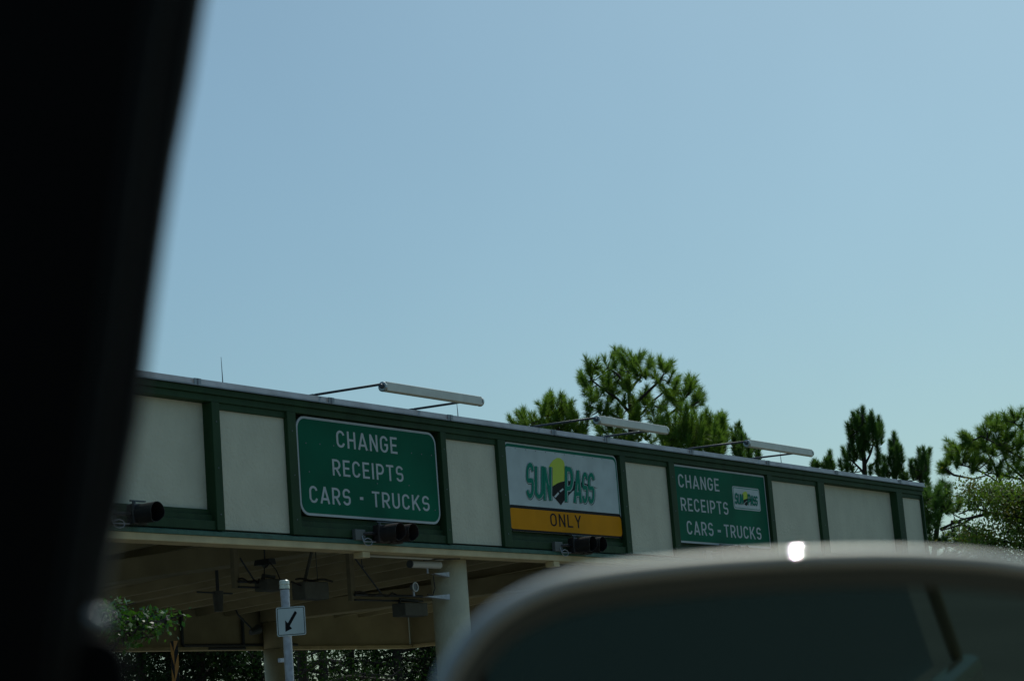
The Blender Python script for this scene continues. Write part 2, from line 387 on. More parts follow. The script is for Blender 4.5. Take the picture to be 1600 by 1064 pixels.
def textline(b, txt, x0, x1, z, H, y, h=.066, track=.18, shear=0, mi=0):
    ws = [GW.get(c, .58) for c in txt]
    tot = sum(ws) + track * (len(txt) - 1)
    sx = (x1 - x0) / tot; u = 0
    lay = 0
    for c, w in zip(txt, ws):
        for k, st in enumerate(glyph(c, w, h)):
            # keep stroke width even by working in sign metres
            fx = lambda a, zz, u=u: (x0 + (u + a) * sx, z + zz * H)
            ribbon(b, st, h, fx, y - 0.0006 * k, mi)
        u += w + track

def sign_board(name, label, x0, x1, z0, z1):
    s = thing(name, ((x0 + x1) / 2, 24.05, z0), label, 'sign', 'lane signs on the toll canopy')
    return s
def panel(s, name, x0, x1, z0, z1, r, y, m, th=0.02):
    b = MB(); b.prism_xz(rrect(x0, x1, z0, z1, r), y, y + th); return b.make(name, m, s)
def brackets(s, x0, x1, z0, z1):
    for x in (x0 + .6, (x0 + x1) / 2, x1 - .6):
        b = MB(); b.box(x - .03, x + .03, 24.086, 24.199, z0 + .1, z1 - .1); b.make('bracket', M_GALV, s)
YS = 24.06
# --- sign 1
s1 = sign_board('lane_sign', 'largest green sign, nearest on the left, with three centred lines reading change, receipts, cars - trucks', 29.32, 33.56, 5.72, 7.50)
panel(s1, 'border', 29.30, 33.58, 5.705, 7.515, .24, YS, M_TEXTW)
panel(s1, 'face', 29.345, 33.535, 5.75, 7.47, .20, YS - .004, M_SGREEN, .003)
brackets(s1, 29.3, 33.6, 5.7, 7.5)
def line_from(b, txt, pl, pr, ptop, pbot, y, **k):
    A = onY(*pl, y); B = onY(*pr, y); T = onY(*ptop, y); Bo = onY(*pbot, y)
    textline(b, txt, A.x, B.x, Bo.z, T.z - Bo.z, y, **k)
Z2 = lambda u, v: (440 + u / 3.8, 580 + v / 3.8)
b = MB(); line_from(b, 'CHANGE', Z2(325, 400), Z2(685, 440), Z2(350, 352), Z2(352, 453), YS - .007); b.make('legend', M_TEXTW, s1)
b = MB(); line_from(b, 'RECEIPTS', Z2(302, 570), Z2(722, 610), Z2(304, 520), Z2(312, 618), YS - .007); b.make('legend', M_TEXTW, s1)
b = MB(); line_from(b, 'CARS', Z2(165, 730), Z2(410, 755), Z2(195, 680), Z2(200, 781), YS - .007)
b.make('legend', M_TEXTW, s1); b = MB()
line_from(b, 'TRUCKS', Z2(538, 760), Z2(878, 790), Z2(545, 712), Z2(565, 806), YS - .007)
b.make('legend', M_TEXTW, s1); b = MB()
A = onY(*Z2(465, 748), YS - .007); B = onY(*Z2(486, 764), YS - .007); b.prism_xz([(A.x, A.z - .045), (B.x, A.z - .045), (B.x, A.z + .01), (A.x, A.z + .01)], YS - .007, YS - .0055)
b.make('legend', M_TEXTW, s1)
def bolts(s, pts, m=M_CLIP, r=.012):
    proto = None
    for (x, z) in pts:
        if proto is None:
            b = MB(); b.tube([(0, 0, 0), (0, -.006, 0)], r, 8); me = b.make('bolt', m, s)
            me.matrix_parent_inverse = Matrix.Identity(4); proto = me
            c = me
        else:
            c = proto.copy(); S.collection.objects.link(c)
        c.location = Vector((x, YS - .0045, z)) - Vector(s.location)
bolts(s1, [(29.55, 7.02), (29.95, 7.03), (30.35, 7.03), (32.75, 7.06), (33.08, 7.06), (33.4, 7.06), (29.6, 5.98), (33.4, 5.98), (31.4, 7.02), (31.6, 6.4), (32.6, 6.42), (29.6, 6.5)])
# --- sign 2 (logo sign)
s2 = sign_board('lane_sign', 'pale sign with a yellow sun and black road logo above an orange band reading only', 35.98, 40.45, 5.7, 7.52)
panel(s2, 'border', 35.965, 40.465, 5.685, 7.535, .16, YS, M_WHITE)
panel(s2, 'green_line', 35.995, 40.435, 5.71, 7.50, .14, YS - .003, M_DGREEN, .002)
panel(s2, 'face', 36.00, 40.395, 5.71, 7.44, .12, YS - .0055, M_WHITE, .002)
Z6 = lambda u, v: (780 + u / 5.91, 680 + v / 5.91)
def xz(u, v, y=YS): p = onY(*Z6(u, v), y); return (p.x, p.z)
zb = 6.19
panel(s2, 'band_edge', 35.985, 40.455, 5.685, zb + .035, .10, YS - .008, M_INK, .002)
panel(s2, 'orange_band', 36.005, 40.435, 5.725, zb - .03, .09, YS - .0105, M_ORANGE, .002)
b = MB(); line_from(b, 'ONLY', Z6(473, 785), Z6(758, 805), Z6(497, 720), Z6(500, 838), YS - .0135, h=.06, track=.2); b.make('legend', M_INK, s2)
brackets(s2, 36, 40.4, 5.7, 7.5)
def logo(s, MP, y, full=True):
    """MP(u,v): logo drawing coordinates -> (x,z)"""
    # sun
    pts = [(452, 300), (470, 262), (495, 230), (530, 208), (560, 210), (590, 235), (600, 262), (603, 420), (560, 432), (500, 462), (480, 480), (474, 300)]
    b = MB(); b.prism_xz([MP(*p) for p in reversed(pts)], y, y + .0015); b.make('sun_emblem', M_YEL, s)
    up = [(453, 515), (475, 488), (500, 463), (530, 444), (560, 432), (600, 424), (640, 420), (700, 425), (740, 431), (780, 440), (830, 460), (905, 488)]
    lo = [(567, 645), (600, 598), (625, 568), (650, 540), (680, 512), (705, 498), (730, 488), (760, 482), (790, 480), (820, 480), (850, 482), (905, 489)]
    b = MB(); v = []; n = len(up)
    for p in up + lo: x, z = MP(*p); v.append((x, y - .0012, z))
    b.add(v, [(i, n + i, n + i + 1, i + 1) for i in range(n - 1)]); b.make('road_emblem', M_INK, s)
    b = MB()
    for q in ([(503, 565), (515, 577), (550, 538), (540, 524)], [(552, 515), (563, 525), (592, 500), (582, 488)], [(597, 482), (604, 492), (640, 474), (634, 466)]):
        b.add([(MP(*p)[0], y - .0022, MP(*p)[1]) for p in q], [(0, 1, 2, 3)])
    b.make('road_dash', M_WHITE, s)
    # letters: (char, left, right, top, bottom, slant)
    L = [('S', 240, 318, 245, 590), ('U', 318, 408, 285, 592), ('N', 400, 480, 292, 600), ('P', 597, 682, 285, 615), ('A', 680, 760, 325, 622), ('S', 758, 815, 335, 632), ('S', 812, 876, 340, 638)]
    for lay, (gr, m, dy, ox, oy) in enumerate(((.075, M_LOGOD, .003, 7, 5), (.045, M_WHITE, .006, 2, 1), (.0, M_LOGOG, .009, 0, 0))):
        if not full and lay == 1: continue
        b = MB()
        for c, l, r, t, bo in L:
            w = .50
            for k, st in enumerate(glyph(c, w, .085)):
                def fx(a, zz, l=l, r=r, t=t, bo=bo):
                    return MP(l + (r - l) * a / w + ox, bo + (t - bo) * zz + oy)
                ribbon(b, st, (.066 + gr * .35), fx, y - dy - .0003 * k)
        b.make('emblem_lettering', m, s)
logo(s2, xz, YS - .009)
bolts(s2, [xz(u, v) for u, v in ((145, 120), (240, 132), (332, 146), (424, 156), (512, 165), (600, 178), (688, 188), (772, 200), (858, 212), (945, 220))])
# --- sign 3
s3 = sign_board('lane_sign', 'green sign farthest right with a small pale logo plate beside the words change and receipts', 43.1, 47.6, 5.7, 7.5)
panel(s3, 'border', 43.03, 47.65, 5.685, 7.525, .04, YS, M_TEXTW)
panel(s3, 'face', 43.075, 47.605, 5.73, 7.48, .03, YS - .004, M_SGREEN, .003)
brackets(s3, 43, 47.6, 5.7, 7.5)
Z4 = lambda u, v: (1020 + u / 4.836, 660 + v / 4.836)
b = MB(); line_from(b, 'CHANGE', Z4(192, 440), Z4(500, 480), Z4(215, 390), Z4(222, 490), YS - .007); b.make('legend', M_TEXTW, s3)
b = MB(); line_from(b, 'RECEIPTS', Z4(212, 615), Z4(570, 655), Z4(214, 565), Z4(222, 664), YS - .007); b.make('legend', M_TEXTW, s3)
b = MB(); line_from(b, 'CARS', Z4(258, 800), Z4(458, 820), Z4(280, 742), Z4(290, 845), YS - .007)
b.make('legend', M_TEXTW, s3); b = MB()
line_from(b, 'TRUCKS', Z4(540, 820), Z4(820, 850), Z4(550, 770), Z4(572, 866), YS - .007)
b.make('legend', M_TEXTW, s3); b = MB()
A = onY(*Z4(488, 812), YS); B = onY(*Z4(512, 822), YS); b.prism_xz([(A.x, A.z - .05), (B.x, A.z - .05), (B.x, A.z + .01), (A.x, A.z + .01)], YS - .007, YS - .0055)
b.make('legend', M_TEXTW, s3)
Z7 = lambda u, v: (1140 + u / 17.73, 750 + v / 17.73)
A = onY(*Z7(75, 175), YS); B = onY(*Z7(855, 880), YS)
px0, px1 = onY(*Z7(80, 400), YS).x, onY(*Z7(835, 600), YS).x
pz1, pz0 = onY(*Z7(130, 165), YS).z, onY(*Z7(170, 800), YS).z
panel(s3, 'logo_plate', px0, px1, pz0, pz1, .07, YS - .0065, M_TEXTW, .002)
panel(s3, 'logo_plate_line', px0 + .03, px1 - .03, pz0 + .03, pz1 - .03, .05, YS - .0085, M_LOGOG, .0015)
panel(s3, 'logo_plate_face', px0 + .045, px1 - .045, pz0 + .045, pz1 - .045, .04, YS - .0105, M_WHITE, .0015)
def MP3(u, v):   # map from the large drawing to the plate (drawing is sheared by the view, so unshear through metres)
    X, Z = xz(u, v); X0, Z0 = xz(240, 400); X1, _ = xz(905, 488)
    kx = (px1 - px0 - .16) / (X1 - X0)
    return (px0 + .07 + (X - X0) * kx, (pz0 + pz1) / 2 + (Z - 6.82) * (pz1 - pz0 - .16) / 1.15)
logo(s3, MP3, YS - .013, False)

# ================================================================== SIGN FLOODLIGHTS
def floodlight(x0, x1, label):
    """two arms reach out over the sign and carry one long housing parallel to the front"""
    yl, z = 22.55, 7.86
    t = thing('sign_light', (x0, 24.2, 7.95), label, 'floodlight', 'sign floodlights on the roof edge')
    for x in (x0, x1):
        b = MB(); b.tube([(x, 24.35, 7.93), (x, 24.1, 7.955), (x, yl + .05, z + .05)], .024, 8); b.make('arm', M_STEEL, t, smooth=True)
        b = MB(); b.box(x - .06, x + .06, 24.12, 24.42, 7.935, 7.97); b.make('foot', M_STEEL, t)
    a, c = x0 + .03, x1 - .02
    sec = [(-.07, .088), (.07, .088), (.085, .05), (.085, -.07), (-.03, -.09), (-.082, -.075)]   # y, z of housing section
    v = []; n = len(sec)
    for x in (a, c):
        for y_, z_ in sec: v.append((x, yl + y_, z + z_))
    b = MB(); b.add(v, [tuple(range(n))[::-1], tuple(range(n, 2 * n))] + [(i, (i + 1) % n, n + (i + 1) % n, n + i) for i in range(n)])
    b.make('housing', M_LAMP, t, bevel=0.008)
    b = MB(); b.box(a + .03, c - .03, yl - .045, yl + .07, z + .083, z + .095); b.make('housing_lid', mat('pale_lid', (.75, .77, .75), .35, .3), t, bevel=.003)
    for x, e in ((a, -1), (c, 1)):
        b = MB(); b.tube([(x, yl, z), (x + e * .045, yl, z), (x + e * .05, yl, z)], [.092, .092, .07], 12); b.make('end_cap', M_CHROME, t, smooth=False)
        b = MB(); b.tube([(x + e * .051, yl, z + .01), (x + e * .10, yl, z + .01)], [.05, .04], 10); b.make('knuckle', M_STEEL, t)
    return t
floodlight(29.97, 33.02, 'long pale floodlight on two arms above the largest green sign')
floodlight(37.28, 40.13, 'long pale floodlight on two arms above the sign with the orange band')
floodlight(43.95, 47.3, 'long pale floodlight on two arms above the farthest green sign')
for (pt, pb, lab) in (((346, 558), (348, 602), 'thin lightning rod on the roof left of the first floodlight'),
                      ((714, 628), (716, 656), 'thin lightning rod right under the end of the first floodlight'),
                      ((1219, 706), (1221, 728), 'thin lightning rod under the end of the farthest floodlight')):
    A = onY(*pt, 24.45)
    b = MB(); b.tube([(A.x, 24.45, 7.94), (A.x, 24.45, 8.1), (A.x - .01, 24.45, A.z)], [.012, .009, .004], 6)
    b.tube([(A.x, 24.45, 7.945), (A.x, 24.45, 7.99)], .03, 8)
    o = b.make('lightning_rod', M_STEEL); tag(o, lab, 'lightning rod', 'lightning rods on the roof')

# ================================================================== LANE SIGNALS
def signal(px, py, n, label, m):
    F = onY(px, py, 23.48)
    t = thing('lane_signal', (F.x, 24.0, F.z), label, 'traffic light', 'lane signals under the signs')
    z = F.z; R = .162
    for k in range(n):
        x = F.x + k * .40
        b = MB(); b.box(x - .17, x + .17, 23.80, 23.96, z - .17, z + .17); b.make('section', m, t, bevel=.025)
        # open tunnel visor, cut back underneath
        N = 28; v = []; f = []
        for q, (yy, rr) in enumerate(((23.80, R), (23.43, R), (23.43, R - .006), (23.79, R - .006))):
            for j in range(N):
                a = 2 * math.pi * j / N
                y2 = yy + (.10 * max(0, -math.sin(a) - .35) if yy < 23.6 else 0)
                v.append((x + rr * math.cos(a), y2, z + rr * math.sin(a)))
        for q in range(3):
            for j in range(N): f.append((q * N + j, q * N + (j + 1) % N, (q + 1) * N + (j + 1) % N, (q + 1) * N + j))
        b = MB(); b.add(v, f); b.make('visor', m, t, smooth=False)
        b = MB(); b.tube([(x, 23.795, z), (x, 23.77, z), (x, 23.755, z)], [.13, .12, .06], 20); b.make('lens', mat('signal_lens' + str(k % 2), (.08, .012, .008) if k % 2 == 0 else (.01, .06, .03), .2), t)
    b = MB(); b.tube([(F.x - .62, 24.02, z - .02), (F.x - .35, 23.9, z), (F.x - .17, 23.88, z)], .035, 8); b.make('mounting_arm', M_BLACK, t, smooth=True)
    b = MB(); b.box(F.x - .72, F.x - .42, 23.93, 24.015, z - .13, z + .07); b.make('mounting_plate', M_DARKBOX, t, bevel=.01)
    b = MB(); b.tube([(F.x - .55, 23.92, z - .05)] + [(F.x - .4 + .13 * math.cos(a), 23.9, z - .16 + .07 * math.sin(a)) for a in [math.pi * (1 - .25 * i) + math.pi * .0 for i in range(0, 9)]] + [(F.x - .1, 23.9, z - .15)], .009, 6)
    b.make('cable', M_GALV, t)
    b = MB(); b.tube([(F.x - .1, 23.85, z + .17), (F.x - .1, 23.85, z + .21)], .03, 8); b.box(F.x - .18, F.x + .16 + .4 * (n - 1), 23.83, 23.87, z + .205, z + .225)
    b.make('hanger', M_STEEL, t)
signal(243, 799, 1, 'single black signal head at the lower left below the leftmost pale panel', M_BLACK)
signal(623, 830, 2, 'faded brownish twin signal head below the largest green sign', M_BROWN)
signal(924, 849, 2, 'black twin signal head below the orange band reading only', M_BLACK)
signal(1153, 862, 2, 'twin signal head below the farthest green sign, only its top showing above the mirror', M_BROWN)

# ================================================================== EQUIPMENT UNDER THE CANOPY
def camera_unit(pl, pr, label, Y=24.5):
    A = onY(*pl, Y); B = onY(*pr, Y); z = (A.z + B.z) / 2
    t = thing('surveillance_camera', (B.x, Y, z), label, 'camera', 'cameras on the near column')
    b = MB(); b.tube([(A.x + .02, Y - .02, z), (B.x, Y - .06, z)], [.07, .075], 14); b.make('camera_body', M_LIGHTGREY, t, smooth=False)
    b = MB(); b.tube([(B.x, Y - .06, z), (B.x + .012, Y - .061, z)], .058, 14); b.make('lens', M_STEEL, t)
    b = MB(); b.tube([(A.x - .01, Y - .02, z), (A.x + .02, Y - .02, z)], .078, 14); b.make('end_cap', M_STEEL, t)
    b = MB(); b.add([(34.27, Y - .06, z - .13), (34.27, Y - .06, z - .23), (33.75, Y - .06, z - .17), (34.27, Y + .04, z - .13), (34.27, Y + .04, z - .23), (33.75, Y + .04, z - .17)],
                    [(0, 2, 1), (3, 4, 5), (0, 3, 5, 2), (1, 2, 5, 4), (0, 1, 4, 3)]); b.make('bracket', M_GALV, t)
    b = MB(); b.tube([((A.x + B.x) / 2 + .1, Y - .02, z - .07), ((A.x + B.x) / 2 + .1, Y - .02, z - .17)], .02, 8); b.make('neck', M_GALV, t)
    b = MB(); b.tube([(B.x - .15, Y, z - .2), (B.x - .12, Y, z - .45), (B.x - .22, Y, z - .6), (B.x - .38, Y, z - .58)], .012, 6); b.make('cable', M_CABLE, t)
    return t
camera_unit((639, 880), (683, 884), 'pale tube camera on a bracket at the top of the near round column')
# ring-shaped lamp lower on the same column
A = onY(646, 917, 24.5)
t = thing('beacon', (34.27, 24.5, A.z), 'small round beacon on a bracket under the tube camera on the near column', 'beacon')
b = MB(); b.tube([(A.x + .085 * math.cos(a), 24.45, A.z + .085 * math.sin(a)) for a in [2 * math.pi * i / 20 for i in range(21)]], .012, 6, cap=False); b.make('ring', M_LIGHTGREY, t)
b = MB(); b.tube([(A.x, 24.46, A.z), (A.x, 24.54, A.z)], [.075, .06], 16); b.make('lens', M_DARKBOX, t)
zz = onY(655, 931, 24.5).z
b = MB(); b.add([(34.25, 24.45, zz + .05), (34.25, 24.45, zz - .06), (33.45, 24.45, zz - .01), (34.25, 24.55, zz + .05), (34.25, 24.55, zz - .06), (33.45, 24.55, zz - .01)],
                [(0, 2, 1), (3, 4, 5), (0, 3, 5, 2), (1, 2, 5, 4), (0, 1, 4, 3)]); b.make('bracket', M_GALV, t)
b = MB(); b.tube([(A.x, 24.5, zz), (A.x, 24.5, A.z - .07)], .02, 8); b.make('neck', M_GALV, t)

def gantry(Y, pt, pb, arm_px, box, label):
    """drop post from the ceiling, cross arm, sloping brace, cable and grey reader box"""
    T = onY(*pt, Y); B = onY(*pb, Y)
    t = thing('tag_reader', (T.x, Y, B.z), label, 'tag reader', 'tag readers hung under the canopy ceiling')
    b = MB(); b.box(T.x - .07, T.x + .07, Y - .05, Y + .05, B.z, zc(Y) - .02); b.make('drop_post', mat('bracket_paint', (.24, .23, .16), .7, noise=.2), t)
    E = onY(*arm_px, Y)
    b = MB(); b.tube([(T.x, Y - .08, B.z + .12), (E.x, Y - .08, B.z + .12)], .03, 8); b.tube([(T.x, Y - .08, B.z + .01), (E.x, Y - .08, B.z + .01)], .022, 8); b.make('cross_arm', M_STEEL, t)
    b = MB(); b.tube([(T.x + .1, Y - .07, T.z), (T.x + (E.x - T.x) * .4, Y - .07, B.z + .14)], .02, 6); b.make('brace', M_STEEL, t)
    P0 = onY(*box[0], Y); P1 = onY(*box[1], Y)
    b = MB(); b.box(P0.x, P1.x - .25, Y - .35, Y + .02, P1.z, P0.z); b.make('reader_box', M_DARKBOX, t, bevel=.02)
    b = MB(); pts = []
    for i in range(14):
        s_ = i / 13; pts.append((T.x + (P0.x - T.x) * s_ + .2 * math.sin(s_ * 3), Y - .1, B.z + .17 + .03 * math.sin(i * 1.3) - .05 * math.sin(3.14 * s_)))
    b.tube(pts, .02, 6); b.make('cable', M_CABLE, t)
    b = MB(); b.tube([(P0.x + .1, Y - .12, P0.z), (P0.x + .12, Y - .12, P0.z + .09), (P1.x - .3, Y - .12, P0.z + .06)], .035, 6); b.make('clamp', M_STEEL, t)
    return t
gantry(28.5, (366, 872), (366, 918), (432, 905), ((398, 906), (438, 925)), 'hanging tag reader on the left, its bar reaching towards the arrow sign pole')
gantry(28.0, (546, 872), (546, 938), (656, 944), ((613, 943), (660, 964)), 'hanging tag reader with drooping black cable between the arrow sign and the near column')
# box hung on two struts right of the arrow sign
Y = 27.5
P0 = onY(458, 910, Y); P1 = onY(507, 938, Y); K = onY(487, 862, Y)
t = thing('tag_reader', (P0.x, Y, P1.z), 'dark grey box hung on two struts just right of the arrow sign pole', 'tag reader', 'tag readers hung under the canopy ceiling')
b = MB(); b.box(P0.x, P1.x - .2, Y - .3, Y + .05, P1.z, P0.z); b.make('reader_box', M_DARKBOX, t, bevel=.02)
b = MB(); b.tube([(K.x, Y, zc(Y) - .02), (K.x, Y, K.z), (P0.x + .35, Y, P0.z)], .035, 8); b.tube([(K.x + .1, Y - .02, zc(Y) - .02), (K.x + .1, Y - .02, K.z), (K.x + .12, Y - .02, P0.z)], .012, 6); b.make('strut', M_DARKBOX, t)
b = MB(); b.tube([(P0.x - .1 + i * .13, Y - .16, P0.z + .05 + .02 * math.sin(i * 1.2)) for i in range(10)], .022, 6)
b.tube([(P0.x - .3 + i * .1, Y - .2, P0.z - .04 + .03 * math.cos(i * 1.0)) for i in range(7)], .018, 6); b.make('cable', M_CABLE, t)
# cable loop near the pole
A = onY(413, 905, 27.5)
b = MB(); b.tube([(A.x, 27.5, A.z), (A.x + .02, 27.5, A.z + .22), (A.x + .2, 27.5, A.z + .34), (A.x + .38, 27.5, A.z + .2), (A.x + .48, 27.5, A.z + .02)], .014, 6)
o = b.make('cable', M_CABLE); tag(o, 'thin black cable looping in front of the ceiling left of the arrow sign pole', 'cable')
# ceiling lamp
A = onY(414, 878, 29)
t = thing('ceiling_light', (A.x, 29, A.z + .1), 'small dark lamp hung from the ceiling above the arrow sign', 'lamp')
b = MB(); b.add([(A.x - .09, 28.8, A.z + .06), (A.x + .09, 28.8, A.z + .06), (A.x + .09, 29.2, A.z + .06), (A.x - .09, 29.2, A.z + .06), (A.x - .13, 28.8, A.z - .06), (A.x + .13, 28.8, A.z - .06), (A.x + .13, 29.2, A.z - .06), (A.x - .13, 29.2, A.z - .06)],
                [(0, 1, 2, 3), (4, 7, 6, 5), (0, 4, 5, 1), (1, 5, 6, 2), (2, 6, 7, 3), (3, 7, 4, 0)]); b.make('lamp_shade', M_STEEL, t)
b = MB(); b.tube([(A.x, 29, A.z + .061), (A.x, 29, zc(29) - .01)], .02, 6); b.make('stem', M_STEEL, t)
b = MB(); b.tube([(A.x, 29, A.z - .061), (A.x, 29, A.z - .12)], [.09, .04], 10); b.make('bulb', M_DARKBOX, t)
# can-shaped camera further back
A = onY(341, 940, 33)
t = thing('surveillance_camera', (A.x, 33, A.z), 'small can-shaped camera hung far back under the canopy, left of the arrow sign', 'camera')
b = MB(); b.tube([(A.x, 33, A.z - .22), (A.x, 33, A.z + .25)], [.10, .13], 12); b.make('camera_body', M_DARKBOX, t)
b = MB(); b.tube([(A.x, 33, A.z + .25), (A.x, 33, zc(33) - .01)], .04, 8); b.tube([(A.x - .7, 33, A.z + .22), (A.x + .5, 33, A.z + .20)], .022, 6); b.make('mount', M_STEEL, t)
# spotlight by the back column
A = onY(394, 986, 41.9)
t = thing('spotlight', (A.x, 41.9, A.z), 'small dark spotlight on a bent arm beside the back column', 'spotlight')
b = MB(); b.tube([(A.x - .3, 41.7, A.z - .05), (A.x + .05, 41.7, A.z + .06)], [.08, .15], 12); b.make('lamp_head', M_STEEL, t)
b = MB(); b.tube([(A.x - .1, 41.8, A.z + .05), (A.x - .6, 41.9, A.z + .5), (A.x - .7, 42.0, A.z + .9)], .03, 6); b.make('arm', M_STEEL, t)

# ================================================================== ARROW SIGN POST
D = 24.0
Tp = at(444, 906, D); Tp2 = at(445, 921, D)
t = thing('arrow_sign_post', (Tp.x, Tp.y, 0.02), 'white square sign with a black arrow pointing down left on a grey steel pole', 'sign post')
def polept(z, r=0): return (Tp.x, Tp.y, z)
b = MB(); b.tube([polept(.02), polept(Tp2.z - .07)], .050, 20); b.make('pole', M_GALV, t, smooth=False)
b = MB(); b.tube([polept(Tp2.z - .08), polept(Tp2.z)], .053, 20); b.make('collar', M_GALV, t)
b = MB(); b.tube([polept(Tp2.z + .001), polept(Tp2.z + .008), ], .06, 20); b.make('gasket', M_CABLE, t)
b = MB(); b.tube([polept(Tp2.z + .009), polept(Tp2.z + .045), polept(Tp2.z + .052), polept(Tp2.z + .06), polept(Tp.z - .01), polept(Tp.z)], [.058, .058, .052, .058, .056, .045], 20); b.make('cap', mat('clear_cap', (.62, .68, .60), .12, .1, noise=.3, nscale=60), t, smooth=False)
# the plate faces the approaching cars, turned slightly to the left of the camera
q_ = ray(448, 971); C1 = EYE + q_ * (math.hypot(Tp.x, Tp.y) / math.hypot(q_.x, q_.y)); C1.x = Tp.x; C1.y = Tp.y
vd = Vector((EYE.x - C1.x, EYE.y - C1.y, 0)).normalized()
nrm = Matrix.Rotation(math.radians(-3), 3, 'Z') @ vd
rt = Vector((0, 0, 1)).cross(nrm).normalized()
C1 = C1 + nrm * .062 + rt * .055
def plate(poly, off, th, name, m):
    n = len(poly); v = []
    for o_ in (off + th, off):
        for (a, c) in poly: v.append(C1 + rt * a + Vector((0, 0, c)) + nrm * o_)
    b = MB(); b.add(v, [tuple(range(n)), tuple(reversed(range(n, 2 * n)))] + [((i + 1) % n, i, i + n, (i + 1) % n + n) for i in range(n)]); return b.make(name, m, t)
hs = .163
plate(rrect(-hs, hs, -hs, hs, .022), 0, .004, 'plate', M_WHITE)
plate(rrect(-hs + .011, hs - .011, -hs + .011, hs - .011, .014), .0045, .001, 'plate_line', M_INK)
plate(rrect(-hs + .018, hs - .018, -hs + .018, hs - .018, .01), .006, .001, 'plate_face', M_WHITE)
s_ = 1 / 5.217 / 3300 * D        # zoom drawing units to metres
cxz, czz = 604, 580
ar = [((u - cxz) * s_, -(v - czz) * s_) for u, v in ((640, 498), (656, 516), (592, 618), (610, 640), (555, 662), (557, 570), (577, 594))]
plate(ar, .0075, .001, 'arrow', M_INK)
for z_ in (.09, -.09):
    b = MB(); c = Vector((Tp.x, Tp.y, C1.z + z_)); b.tube([c - Vector((0, 0, .012)), c + Vector((0, 0, .012))], .052, 16); b.make('clamp', M_GALV, t)
zb_ = at(447, 1032, D).z
b = MB(); b.tube([(Tp.x, Tp.y, zb_ - .006), (Tp.x, Tp.y, zb_ + .006)], .051, 16)
b.make('clamp', M_GALV, t); b = MB()
lw = at(440, 1030, D)
b.box(lw.x - .03, lw.x + .05, lw.y - .01, lw.y + .03, zb_ - .01, zb_ + .035); b.make('clamp', M_GALV, t)

# ================================================================== STRIPED POST
D = 22.0
P = at(272, 1001, D)
t = thing('striped_post', (P.x, P.y, 0.02), 'narrow square post with black and orange diagonal stripes at the lower left', 'post')
w2 = .027
ang = math.radians(-10)
ca, sa = math.cos(ang), math.sin(ang)
cor = [(ca * a - sa * c, sa * a + ca * c) for a, c in ((-w2, -w2), (w2, -w2), (w2, w2), (-w2, w2))]
bk = MB(); bo = MB()
bk.add([(P.x + x, P.y + y, z) for z in (.02, P.z) for x, y in cor], [(0, 3, 2, 1), (4, 5, 6, 7), (0, 1, 5, 4), (1, 2, 6, 5), (2, 3, 7, 6), (3, 0, 4, 7)])
bk.make('post_core', M_INK, t)
pit = .30
z = .2
while z < P.z:
    for k in range(4):
        a = cor[k]; c = cor[(k + 1) % 4]; e = 1.04
        s0 = z; s1 = z + (pit * .5 if k % 2 == 0 else -pit * .5)
        v = []
        for (q, zz) in ((a, s0), (c, s1), (c, s1 + pit * .5), (a, s0 + pit * .5)):
            v.append((P.x + q[0] * e, P.y + q[1] * e, min(zz, P.z)))
        bo.add(v, [(0, 1, 2, 3)])
    z += pit
bo.make('stripe', mat('dimmed_orange', (0.30, 0.13, 0.012), .7, noise=.4, nscale=9), t)  # orange darkened, the weaker light on the post put into its colour

# ================================================================== TREES
def needles(tufts, nl=.30, w=.03, N=110, spread=(25, 62)):
    """tufts: list of (base, axis, length) -> one mesh arrays of thin needle triangles"""
    V = []
    for (bs, ax, L, sc) in tufts:
        bs = np.array(bs); ax = np.array(ax) / np.linalg.norm(ax)
        h = np.array((1., 0, 0)) if abs(ax[0]) < .8 else np.array((0, 1., 0))
        e1 = np.cross(ax, h); e1 /= np.linalg.norm(e1); e2 = np.cross(ax, e1)
        n = int(N * max(.5, L))
        tt = rng.uniform(0, 1, n) ** .85; an = rng.uniform(0, 2 * math.pi, n)
        phi = np.radians(rng.uniform(spread[0], spread[1], n) * (1.2 - .75 * tt ** 3))
        rad = np.outer(np.cos(an), e1) + np.outer(np.sin(an), e2)
        di = np.outer(np.cos(phi), ax) + rad * np.sin(phi)[:, None]
        ln = nl * sc * rng.uniform(.75, 1.1, n)
        b0 = bs + np.outer(tt * L, ax)
        tip = b0 + di * ln[:, None]; tip[:, 2] -= .05 * nl * rng.uniform(0, 1, n)
        sd_ = np.cross(di, rng.normal(size=(n, 3))); sd_ /= np.linalg.norm(sd_, axis=1)[:, None]
        V.append(np.stack([b0 - sd_ * w / 2, b0 + sd_ * w / 2, tip], 1).reshape(-1, 3))
    return np.concatenate(V)
def tri_mesh(name, V, m, parent):
    n = len(V) // 3
    me = bpy.data.meshes.new(name)
    me.vertices.add(len(V)); me.vertices.foreach_set('co', V.astype(np.float32).ravel())
    me.loops.add(len(V)); me.loops.foreach_set('vertex_index', np.arange(len(V), dtype=np.int32))
    me.polygons.add(n); me.polygons.foreach_set('loop_start', np.arange(0, len(V), 3, dtype=np.int32))
    me.update(calc_edges=True); me.materials.append(m)
    o = bpy.data.objects.new(name, me); S.collection.objects.link(o)
    o.parent = parent; o.matrix_parent_inverse = Matrix.Translation(-parent_loc(parent))
    return o
